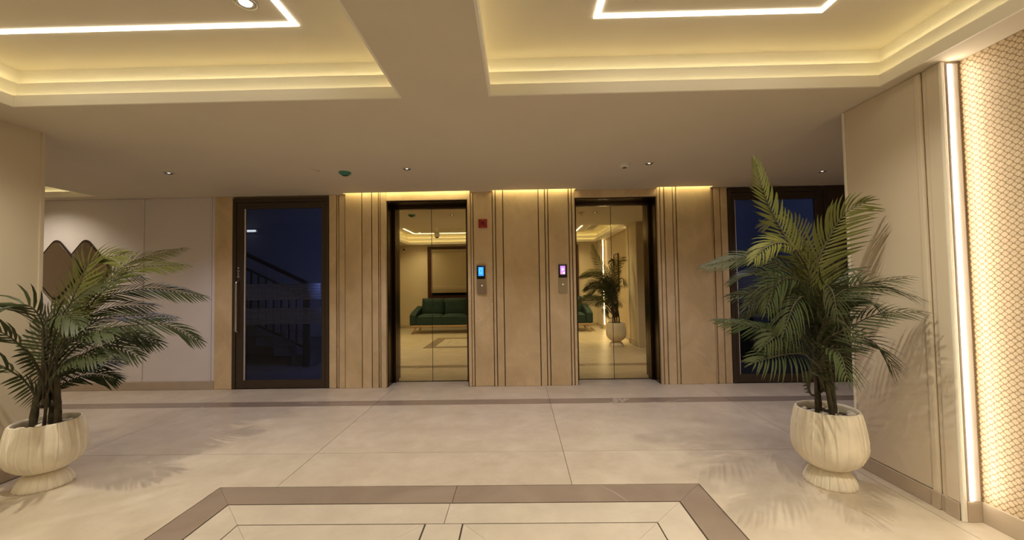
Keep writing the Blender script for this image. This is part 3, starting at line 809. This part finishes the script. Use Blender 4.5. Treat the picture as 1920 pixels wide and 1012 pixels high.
def detector(x, y, label, mat, r, lens=True):
    t = thing('smoke_detector', label, 'detector', (x, y, HC))
    MB().lathe([(r, -0.0002), (r, -0.010), (r * 0.92, -0.016)][::-1], 32).build('detector_base', mat, t, smooth=False)
    if lens:
        MB().lathe([(r * 0.45, -0.034), (r * 0.68, -0.029), (r * 0.72, -0.0162)], 32).build('detector_head', mat, t, smooth=False)
        MB().lathe([(r * 0.40, -0.0365), (r * 0.40, -0.0342)], 24).build('detector_vent', 'black', t)
    return t
detector(-2.065, 3.955, 'flat pale disc flush in the ceiling left of the green detector', 'ceiling', 0.055, False)
detector(-1.78, 4.035, 'round green smoke detector on the corridor ceiling', 'green', 0.062)
detector(1.09, 3.955, 'round white smoke detector on the ceiling before the right lift', 'white', 0.055)

# small fittings of the rear half, mirrored in the lift doors
sc_ = thing('security_camera', 'white security camera hanging from the left ceiling recess', 'camera', (-2.12, 0.32, HP))
MB().lathe([(0.05, -0.012), (0.05, -0.0003)], 24).build('mount_plate', 'white', sc_)
MB().tube([(0, 0, -0.012), (0, 0, -0.11)], 0.016, 12).build('mount_arm', 'white', sc_, smooth=True)
MB().lathe([(0.03, -0.245), (0.062, -0.22), (0.07, -0.17), (0.066, -0.11)], 24).build('camera_body', 'white', sc_, smooth=True)
MB().lathe([(0.02, -0.262), (0.045, -0.25), (0.05, -0.2455)], 24).build('camera_lens', 'black_gloss', sc_, smooth=True)
dc = thing('wall_camera', 'small black lensed camera high on the rear wall', 'camera', (-3.38, -1.149, 2.37))
MB().box(-0.035, 0.0, -0.035, 0.035, 0.03, 0.035).build('camera_base', 'white', dc, bevel=0.008)
MB().tube([(0, 0.03, 0), (0, 0.12, -0.03)], [0.034, 0.038], 16).build('camera_body', 'white', dc, smooth=True)
MB().tube([(0, 0.1205, -0.0302), (0, 0.128, -0.0327)], 0.03, 16).build('camera_lens', 'black_gloss', dc)
ag = thing('air_grille', 'slotted air conditioning grille in the right ceiling recess', 'grille', (2.02, 0.0, HP))
for b in ((-0.13, -0.45, 0.13, -0.42), (-0.13, 0.42, 0.13, 0.45), (-0.13, -0.42, -0.10, 0.42), (0.10, -0.42, 0.13, 0.42)):
    box('grille_frame', 'white', (b[0], b[1], -0.008, b[2], b[3], -0.0003), ag)
box('grille_backing', 'black', (-0.10, -0.42, -0.002, 0.10, 0.42, -0.0003), ag)
for k in range(9):
    box('slat', 'white', (-0.095, -0.40 + k * 0.1 - 0.012, -0.007, 0.095, -0.40 + k * 0.1 + 0.012, -0.0022), ag)
pf = thing('picture_frame', 'tall brown framed picture hung on the wallpaper niche', 'picture', (2.436, 0.9, 1.52))
for b in ((-0.22, -0.46, -0.19, 0.46), (0.19, -0.46, 0.22, 0.46), (-0.19, -0.46, 0.19, -0.43), (-0.19, 0.43, 0.19, 0.46)):
    box('frame_bar', 'dark_wood', (-0.035, b[0], b[1], -0.0003, b[2], b[3]), pf, 0.004)
box('canvas', 'canvas', (-0.02, -0.19, -0.43, -0.0005, 0.19, 0.43), pf)

# ------------------------------------------------------------------ diamond mirrors
def diamond(x, z, y, label, w=0.36, h=0.425):
    t = thing('diamond_mirror', label, 'mirror', (x, 5.04, z), 'diamond mirrors on the white panelled wall')
    def outline(k):
        pts = []
        W, H = w * k, h * k
        cs = [(0, H), (W, 0), (0, -H), (-W, 0)]
        for i in range(4):
            p = Vector(cs[i]); a = Vector(cs[i - 1]); b = Vector(cs[(i + 1) % 4])
            r = 0.10
            s = p + (a - p).normalized() * r; e = p + (b - p).normalized() * r
            for j in range(7):
                u = j / 6
                q = s * (1 - u) ** 2 + p * 2 * u * (1 - u) + e * u * u
                pts.append((q.x, q.y))
        return pts
    MB().wallprism(outline(1.0), y, y + 0.016).build('mirror_frame', 'mirror_frame', t, fix=True)
    MB().wallprism(outline(0.93), y - 0.003, y - 0.0003).build('mirror_glass', 'mirror_tint', t, fix=True)
    return t
diamond(-6.335, 1.562, -0.018, 'diamond shaped wall mirror mostly hidden by the left flank wall')
diamond(-5.97, 1.562, -0.040, 'diamond shaped smoked wall mirror in front of its two neighbours')
diamond(-5.61, 1.562, -0.018, 'diamond shaped wall mirror half hidden by the palm fronds')

# ------------------------------------------------------------------ sofas (seen mirrored)
def cushion_mesh(w, d, h, tuft=False, n=10):
    m = MB(); ids = {}
    def P(u, v, s):
        e = max(abs(u), abs(v))
        prof = (1 - abs(u) ** 5) ** 0.5 * (1 - abs(v) ** 5) ** 0.5
        dz = s * h / 2 * prof
        if tuft and s > 0:
            for tu, tv in ((-0.35, 0.1), (0.35, 0.1)):
                dd = ((u - tu) * w) ** 2 + ((v - tv) * d) ** 2
                dz -= 0.035 * math.exp(-dd / 0.004)
        return (u * w / 2, v * d / 2, dz)
    for s in (1, -1):
        b = len(m.v)
        for i in range(n + 1):
            for j in range(n + 1):
                m.v.append(P(-1 + 2 * i / n, -1 + 2 * j / n, s))
        for i in range(n):
            for j in range(n):
                q = (b + i * (n + 1) + j, b + (i + 1) * (n + 1) + j, b + (i + 1) * (n + 1) + j + 1, b + i * (n + 1) + j + 1)
                m.f.append(q if s > 0 else q[::-1])
    return m
def sofa(x0, label):
    L = 2.27
    t = thing('sofa', label, 'sofa', (x0 + L / 2, -0.12, 0), 'dark green sofas under the rear window')
    w = L / 2
    box('base_frame', 'wood', (-w + 0.02, -0.40, 0.175, w - 0.02, 0.42, 0.225), t, 0.01)
    for sx in (-1, 1):
        for sy in (-1, 1):
            MB().tube([(sx * (w - 0.16), 0.01 + sy * 0.36, 0.18), (sx * (w - 0.06), 0.01 + sy * 0.42, 0.0)], [0.028, 0.014], 10).build('leg', 'wood', t, smooth=True)
    box('seat', 'sofa', (-w + 0.17, -0.30, 0.226, w - 0.17, 0.42, 0.42), t, 0.03)
    box('backrest', 'sofa', (-w + 0.17, -0.42, 0.226, w - 0.17, -0.301, 0.80), t, 0.03)
    for s in (-1, 1):
        xa, xb = sorted((s * (w - 0.165), s * w))
        m = MB(); b = len(m.v)
        prof = [(-0.42, 0.226), (0.42, 0.226), (0.42, 0.50), (0.20, 0.58), (-0.42, 0.70)]
        n = len(prof)
        m.v += [(xa, y, z) for y, z in prof] + [(xb, y, z) for y, z in prof]
        m.f += [tuple(range(n))[::-1], tuple(n + i for i in range(n))] + [(i, (i + 1) % n, n + (i + 1) % n, n + i) for i in range(n)]
        m.build('armrest', 'sofa', t, bevel=0.03, seg=3, fix=True)
    for k in range(3):
        cw = (L - 0.36) / 3
        o = cushion_mesh(cw - 0.01, 0.50, 0.20, True).build('back_cushion', 'sofa', t, smooth=True)
        o.rotation_euler = (math.radians(78) , 0, math.pi); o.location = (-w + 0.18 + cw * (k + 0.5), -0.20, 0.665)
        o = cushion_mesh(cw - 0.006, 0.60, 0.14).build('seat_cushion', 'sofa', t, smooth=True)
        o.location = (-w + 0.18 + cw * (k + 0.5), 0.12, 0.43)
    return t
sofa(-2.87, 'dark green sofa on pale legs reflected in the left lift')
sofa(-0.335, 'dark green sofa whose armrest is reflected in the right lift')

# ------------------------------------------------------------------ potted palms
RIGHT_FRONDS = [
    ([(1.936, 2.593, 0.580), (1.904, 2.580, 1.167), (1.831, 2.570, 1.381), (1.691, 2.560, 1.634), (1.597, 2.550, 1.835), (1.538, 2.540, 2.058)], 0.17, 0.90),
    ([(1.948, 2.596, 0.580), (1.910, 2.570, 1.167), (1.903, 2.550, 1.362), (1.970, 2.530, 1.540), (2.064, 2.510, 1.701), (2.192, 2.490, 1.773)], 0.24, 0.90),
    ([(1.971, 2.564, 0.580), (1.956, 2.665, 1.234), (1.955, 2.740, 1.563), (1.914, 2.815, 1.723), (1.798, 2.890, 1.699)], 0.18, 0.60),
    ([(1.916, 2.610, 0.580), (1.843, 2.520, 1.237), (1.735, 2.450, 1.437), (1.594, 2.380, 1.511), (1.454, 2.310, 1.488), (1.324, 2.240, 1.411)], 0.17, 0.45),
    ([(1.938, 2.574, 0.580), (1.883, 2.602, 1.166), (1.752, 2.615, 1.367), (1.536, 2.628, 1.445), (1.243, 2.640, 1.394)], 0.17, 0.45),
    ([(2.005, 2.588, 0.580), (1.952, 2.677, 1.091), (1.798, 2.765, 1.294), (1.694, 2.852, 1.342), (1.580, 2.940, 1.291)], 0.18, 0.40),
    ([(1.990, 2.589, 0.580), (1.934, 2.657, 1.022), (1.738, 2.723, 1.193), (1.496, 2.790, 1.191)], 0.17, 0.40),
    ([(1.973, 2.569, 0.580), (1.848, 2.515, 1.037), (1.721, 2.440, 1.273), (1.544, 2.365, 1.282), (1.416, 2.290, 1.125)], 0.17, 0.50),
    ([(1.972, 2.612, 0.580), (1.876, 2.495, 1.038), (1.947, 2.400, 1.221), (2.077, 2.305, 1.246), (2.191, 2.210, 1.183)], 0.17, 0.45),
    ([(1.962, 2.604, 0.580), (1.890, 2.505, 1.037), (2.025, 2.420, 1.236), (2.108, 2.335, 1.273), (2.186, 2.250, 1.295)], 0.16, 0.50),
    ([(1.975, 2.564, 0.580), (1.864, 2.480, 0.876), (1.941, 2.370, 1.002), (2.032, 2.260, 1.094), (2.161, 2.150, 1.109)], 0.14, 0.50),
    ([(1.983, 2.595, 0.580), (1.910, 2.615, 0.750), (1.819, 2.640, 0.885), (1.626, 2.665, 0.966), (1.333, 2.690, 1.024)], 0.15, 0.45),
    ([(1.942, 2.562, 0.580), (1.818, 2.478, 0.746), (1.683, 2.365, 0.850), (1.484, 2.252, 0.873), (1.245, 2.140, 0.854)], 0.18, 0.50),
    ([(1.993, 2.588, 0.580), (1.886, 2.515, 0.770), (1.964, 2.440, 0.929), (2.073, 2.365, 0.923), (2.123, 2.290, 0.782)], 0.17, 0.50),
    ([(1.980, 2.613, 0.580), (1.831, 2.465, 0.749), (1.795, 2.340, 0.884), (1.765, 2.215, 0.876), (1.701, 2.090, 0.776)], 0.16, 0.40),
    ([(1.979, 2.615, 0.580), (1.837, 2.540, 0.566), (1.773, 2.490, 0.711), (1.811, 2.440, 0.722), (1.855, 2.390, 0.655)], 0.10, 0.50),
    ([(1.951, 2.608, 0.580), (1.846, 2.490, 1.039), (1.826, 2.390, 1.239), (1.795, 2.290, 1.226), (1.740, 2.190, 1.098)], 0.18, 0.50),
    ([(1.955, 2.616, 0.580), (1.852, 2.502, 0.972), (1.732, 2.415, 1.176), (1.606, 2.327, 1.151), (1.481, 2.240, 1.008)], 0.18, 0.50),
    ([(1.994, 2.566, 0.580), (1.927, 2.577, 1.030), (2.014, 2.565, 1.302), (2.124, 2.552, 1.352), (2.191, 2.540, 1.215)], 0.17, 0.40),
    ([(1.927, 2.573, 0.580), (1.974, 2.665, 0.809), (1.851, 2.740, 1.016), (1.718, 2.815, 1.085), (1.609, 2.890, 1.005)], 0.16, 0.40),
    ([(2.002, 2.586, 0.580), (1.889, 2.540, 1.034), (1.755, 2.490, 1.223), (1.559, 2.440, 1.243), (1.365, 2.390, 1.135)], 0.17, 0.50),
    ([(1.971, 2.578, 0.580), (1.878, 2.502, 0.971), (1.937, 2.415, 1.141), (2.006, 2.327, 1.175), (2.058, 2.240, 1.089)], 0.16, 0.50),
    ([(1.961, 2.583, 0.580), (1.828, 2.478, 0.844), (1.798, 2.365, 1.020), (1.803, 2.252, 1.062), (1.806, 2.140, 0.959)], 0.16, 0.50),
    ([(1.947, 2.595, 0.580), (1.830, 2.490, 0.809), (1.673, 2.390, 0.956), (1.498, 2.290, 0.987), (1.329, 2.190, 0.930)], 0.16, 0.50),
]
LEFT_FRONDS = [
    ([(-3.182, 2.664, 0.520), (-3.291, 2.740, 0.754), (-3.279, 2.840, 1.034), (-3.154, 2.940, 1.311), (-3.019, 3.040, 1.516), (-2.700, 3.140, 1.619)], 0.17, 0.60),
    ([(-3.174, 2.666, 0.520), (-3.260, 2.724, 0.757), (-3.203, 2.808, 1.044), (-3.063, 2.892, 1.310), (-2.897, 2.976, 1.461), (-2.626, 3.060, 1.481)], 0.17, 0.60),
    ([(-3.158, 2.669, 0.520), (-3.196, 2.660, 0.806), (-3.104, 2.680, 1.166), (-3.048, 2.700, 1.346), (-2.990, 2.720, 1.498), (-2.764, 2.740, 1.548)], 0.21, 0.85),
    ([(-3.175, 2.620, 0.520), (-3.291, 2.740, 0.754), (-3.202, 2.840, 1.118), (-3.088, 2.940, 1.249), (-2.859, 3.040, 1.301), (-2.530, 3.140, 1.230)], 0.17, 0.50),
    ([(-3.158, 2.668, 0.520), (-3.324, 2.778, 0.747), (-3.204, 2.915, 1.041), (-3.072, 3.052, 1.091), (-2.816, 3.190, 1.067)], 0.15, 0.50),
    ([(-3.154, 2.644, 0.520), (-3.255, 2.720, 0.721), (-3.037, 2.800, 0.985), (-2.737, 2.880, 1.041), (-2.629, 2.960, 1.012), (-2.480, 3.040, 0.889)], 0.17, 0.50),
    ([(-3.171, 2.623, 0.520), (-3.228, 2.690, 0.655), (-3.127, 2.740, 0.752), (-2.986, 2.790, 0.891), (-2.855, 2.840, 0.943), (-2.733, 2.890, 0.891)], 0.17, 0.55),
    ([(-3.160, 2.644, 0.520), (-3.258, 2.715, 0.612), (-3.234, 2.790, 0.724), (-3.111, 2.865, 0.764), (-2.989, 2.940, 0.763)], 0.15, 0.50),
    ([(-3.209, 2.614, 0.520), (-3.219, 2.690, 0.582), (-3.171, 2.740, 0.656), (-3.059, 2.790, 0.695), (-2.909, 2.840, 0.651)], 0.13, 0.50),
    ([(-3.158, 2.669, 0.520), (-3.136, 2.580, 0.822), (-3.086, 2.520, 1.080), (-3.112, 2.460, 1.208), (-3.194, 2.400, 1.186), (-3.209, 2.340, 1.088)], 0.19, 0.50),
    ([(-3.227, 2.658, 0.520), (-3.101, 2.540, 0.692), (-3.026, 2.440, 0.832), (-2.993, 2.340, 0.970), (-3.025, 2.240, 1.078), (-3.039, 2.140, 1.070)], 0.18, 0.60),
    ([(-3.198, 2.619, 0.520), (-3.126, 2.540, 0.555), (-3.039, 2.440, 0.667), (-3.005, 2.340, 0.789), (-3.012, 2.240, 0.864), (-3.001, 2.140, 0.807)], 0.17, 0.60),
    ([(-3.209, 2.656, 0.520), (-3.137, 2.590, 0.820), (-3.046, 2.540, 1.071), (-2.929, 2.490, 1.142), (-2.749, 2.440, 1.077)], 0.18, 0.50),
    ([(-3.156, 2.613, 0.520), (-3.280, 2.715, 0.760), (-3.416, 2.790, 1.011), (-3.392, 2.865, 1.197), (-3.357, 2.940, 1.173)], 0.17, 0.50),
    ([(-3.180, 2.613, 0.520), (-3.118, 2.590, 0.644), (-2.998, 2.540, 0.794), (-2.802, 2.490, 0.886), (-2.576, 2.440, 0.876)], 0.15, 0.50),
    ([(-3.170, 2.630, 0.520), (-3.321, 2.765, 0.749), (-3.261, 2.890, 1.234), (-3.237, 3.015, 1.435), (-3.020, 3.140, 1.392)], 0.17, 0.50),
    ([(-3.156, 2.669, 0.520), (-3.275, 2.728, 0.720), (-3.170, 2.815, 0.928), (-2.947, 2.902, 0.983), (-2.745, 2.990, 0.888)], 0.16, 0.50),
    ([(-3.190, 2.670, 0.520), (-3.199, 2.665, 0.697), (-3.027, 2.690, 0.842), (-2.849, 2.715, 0.909), (-2.658, 2.740, 0.828)], 0.16, 0.50),
    ([(-3.207, 2.615, 0.520), (-3.276, 2.728, 0.757), (-3.242, 2.815, 1.006), (-3.071, 2.902, 1.159), (-2.790, 2.990, 1.173)], 0.17, 0.50),
    ([(-3.181, 2.612, 0.520), (-3.167, 2.628, 0.777), (-3.086, 2.615, 1.099), (-2.901, 2.602, 1.293), (-2.654, 2.590, 1.371)], 0.17, 0.60),
    ([(-3.217, 2.634, 0.520), (-3.136, 2.602, 0.747), (-2.995, 2.565, 0.927), (-2.812, 2.528, 1.034), (-2.580, 2.490, 1.019)], 0.17, 0.50),
]

def catmull(pts, n):
    P = [Vector(p) for p in pts]
    P = [P[0] * 2 - P[1]] + P + [P[-1] * 2 - P[-2]]
    out = []
    segs = len(P) - 3
    for i in range(n + 1):
        u = i / n * segs; k = min(int(u), segs - 1); t = u - k
        a, b, c, d = P[k:k + 4]
        out.append(0.5 * ((2 * b) + (c - a) * t + (2 * a - 5 * b + 4 * c - d) * t * t + (3 * b - a - 3 * c + d) * t ** 3))
    return out
def frond(pts, length, k, rng, base, clampx, lw):
    path = catmull(pts, 48)
    loc = [p - base for p in path]
    rach = MB(); leaves = MB()
    rach.tube(loc, [0.0085 * (1 - 0.85 * i / 48) for i in range(49)], 6)
    # arc length; leaflets on the outer part only
    acc = [0.0]
    for i in range(48): acc.append(acc[-1] + (path[i + 1] - path[i]).length)
    tot = acc[-1]
    start = 0.34 if tot > 0.9 else 0.28
    s0 = tot * start
    n = max(20, int((tot - s0) / 0.026))
    for q in range(n + 1):
        u = q / n
        s = s0 + (tot - s0) * u
        i = 0
        while i < 47 and acc[i + 1] < s: i += 1
        f = (s - acc[i]) / max(1e-6, acc[i + 1] - acc[i])
        p = path[i].lerp(path[i + 1], f)
        T = (path[min(i + 2, 48)] - path[max(i - 1, 0)]).normalized()
        N = (Vector((0, 0, 1)) * (1 - k) + Vector((0, -1, 0.15)) * k).normalized()
        S = T.cross(N)
        if S.length < 0.05: S = Vector((1, 0, 0))
        S.normalize(); N = S.cross(T).normalized()
        prof = math.sin(math.pi * (0.16 + 0.78 * u)) ** 0.8
        for sd in (-1, 1):
            if q == n and sd > 0: continue
            ang = math.radians(66 - 36 * u + rng.uniform(-4, 4))
            L = length * prof * rng.uniform(0.92, 1.08) * 1.10
            D = (T * math.cos(ang) + S * sd * math.sin(ang) + N * (0.14 + rng.uniform(-0.05, 0.05))).normalized()
            if q == n: D = T.copy()
            wv = (D.cross(N)).normalized()
            w = 0.0062 * lw * (0.6 + 0.4 * prof) * (1.15 if length > 0.2 else 1.0)
            b = len(leaves.v)
            droop = 0.34 * L
            for h, ww in ((0.0, 0.45), (0.25, 1.0), (0.55, 0.9), (0.82, 0.55)):
                c = p + D * (L * h) + (T * 0.30 - S * sd * 0.10) * (L * h * h) - Vector((0, 0, 1)) * (droop * h ** 2.2)
                for sgn in (-1, 1):
                    v = c + wv * (w * ww * sgn) + N * (0.0015 if sgn > 0 else -0.0015)
                    leaves.v.append(v)
            tip = p + D * L + (T * 0.30 - S * sd * 0.10) * L - Vector((0, 0, 1)) * droop
            leaves.v.append(tip)
            for h in range(3):
                leaves.f.append((b + 2 * h, b + 2 * h + 1, b + 2 * h + 3, b + 2 * h + 2))
            leaves.f.append((b + 6, b + 7, b + 8))
    out = []
    for v in leaves.v:
        x = v.x
        if v.y < 2.88: x = min(max(x, clampx[0]), clampx[1])
        out.append((x - base.x, v.y - base.y, v.z - base.z))
    leaves.v = out
    return rach, leaves

def ribbed(nr, amp):
    def f(a, z):
        ph = (a * nr / (2 * math.pi) + 0.06 * math.sin(z * 17 + round(a * nr / (2 * math.pi)) * 2.1)) % 1.0
        d = min(ph, 1 - ph)
        return 1.0 + amp * math.exp(-(d / 0.06) ** 2) - 0.012 * math.cos(2 * math.pi * ph)
    return f
def pebble_mesh():
    bm = bmesh.new(); bmesh.ops.create_cube(bm, size=1.0)
    bmesh.ops.subdivide_edges(bm, edges=bm.edges[:], cuts=1, use_grid_fill=True)
    for v in bm.verts: v.co = v.co.normalized() * 0.5
    me = bpy.data.meshes.new('pebble'); bm.to_mesh(me); bm.free()
    for p in me.polygons: p.use_smooth = True
    me.materials.append(M['pebble'])
    return me
PEB = pebble_mesh()
def potted_palm(x, y, fronds, seed, label, clampx, stems, spin, hs=1.0, lw=1.0):
    rng = random.Random(seed)
    base = Vector((x, y, 0))
    t = thing('potted_palm', label, 'potted palm', (x, y, 0), 'potted palms in ribbed white planters')
    prof = [(0.066, 0.098), (0.10, 0.108), (0.140, 0.135), (0.170, 0.17), (0.187, 0.21), (0.194, 0.25), (0.193, 0.30), (0.188, 0.35), (0.180, 0.40), (0.172, 0.44), (0.166, 0.465)]
    prof = [(r, 0.098 + (z - 0.098) * hs) for r, z in prof]
    inner = [(0.158, 0.468), (0.156, 0.455), (0.160, 0.42), (0.163, 0.40)]
    zs = (hs - 1) * 0.367
    inner = [(r, z + zs) for r, z in inner]
    full = []
    for i in range(len(prof) - 1):
        for s in range(2):
            u = s / 2
            full.append((prof[i][0] * (1 - u) + prof[i + 1][0] * u, prof[i][1] * (1 - u) + prof[i + 1][1] * u))
    full.append(prof[-1])
    pot = MB().lathe(full, 360, mod=ribbed(20, 0.05), close=False)
    pot = pot.build('planter_bowl', 'pot', t, smooth=True); pot.rotation_euler.z = spin
    MB().lathe([(0.1665, 0.464 + zs), (0.163, 0.4695 + zs)] + inner, 96, close=False).build('planter_rim', 'pot', pot, smooth=True)
    foot = [(0.135, 0.0), (0.137, 0.006), (0.134, 0.02), (0.126, 0.045), (0.112, 0.07), (0.092, 0.09), (0.067, 0.1)]
    fo = MB().lathe(foot, 360, mod=ribbed(20, 0.075)).build('planter_foot', 'pot', t, smooth=True)
    MB().lathe([(0.0, 0.425 + zs), (0.08, 0.424 + zs), (0.161, 0.415 + zs)][::-1], 32, close=False).build('soil', 'soil', t, smooth=True)
    for k in range(46):
        r = 0.145 * math.sqrt(rng.random()); a = rng.uniform(0, 6.283)
        o = bpy.data.objects.new('pebble', PEB); COL.objects.link(o); o.parent = t
        s = rng.uniform(0.024, 0.042)
        o.scale = (s * rng.uniform(0.9, 1.3), s, s * 0.7); o.rotation_euler = (0, 0, a * 3)
        o.location = (r * math.cos(a), r * math.sin(a), 0.424 + zs + s * 0.3)
    for pts, r in stems:
        m = MB(); P = catmull(pts, 16)
        m.tube(P, [r * (1 - 0.3 * i / 16) * (1.0 + (0.10 if i % 3 == 0 else 0)) for i in range(17)], 10)
        m.build('cane', 'stem', t, smooth=True)
    for i, (pts, ln, k) in enumerate(fronds):
        rach, lv = frond(pts, ln, k, rng, base, clampx, lw)
        top = max(p[2] for p in pts)
        o = rach.build('frond', 'stem' , t, smooth=True)
        lv.build('leaflets', 'leaf_upper' if top > (1.45 if x > 0 else 1.38) else 'leaf', o)
    return t
RS = [([(-0.06, 0.0, 0.40), (-0.062, 0.0, 0.55), (-0.055, 0.01, 0.75)], 0.013), ([(-0.02, 0.03, 0.40), (-0.03, 0.03, 0.65), (-0.05, 0.03, 0.95)], 0.014),
      ([(0.03, -0.03, 0.40), (0.02, -0.03, 0.6), (-0.01, -0.03, 0.85)], 0.014), ([(0.055, 0.03, 0.40), (0.055, 0.03, 0.55), (0.03, 0.02, 0.8)], 0.015), ([(0.0, -0.05, 0.40), (-0.02, -0.05, 0.55), (-0.03, -0.04, 0.7)], 0.016)]
LS = [([(-0.075, -0.02, 0.36), (-0.05, -0.02, 0.55), (-0.01, -0.01, 0.8), (-0.03, 0, 1.05)], 0.021), ([(0.0, 0.03, 0.36), (0.01, 0.03, 0.6), (0.02, 0.02, 0.85)], 0.022),
      ([(0.075, 0.0, 0.36), (0.075, 0.0, 0.52), (0.06, 0.0, 0.72)], 0.02), ([(0.04, -0.05, 0.36), (0.055, -0.05, 0.55), (0.06, -0.05, 0.62)], 0.009)]
potted_palm(1.965, 2.59, RIGHT_FRONDS, 11, 'tall bushy palm in ribbed white planter by the right flank wall', (-9, 2.315), RS, 0.2)
potted_palm(-3.19, 2.64, LEFT_FRONDS, 12, 'leaning palm in ribbed white planter by the left flank wall', (-3.508, 9), LS, 0.5, 0.89, 1.3)
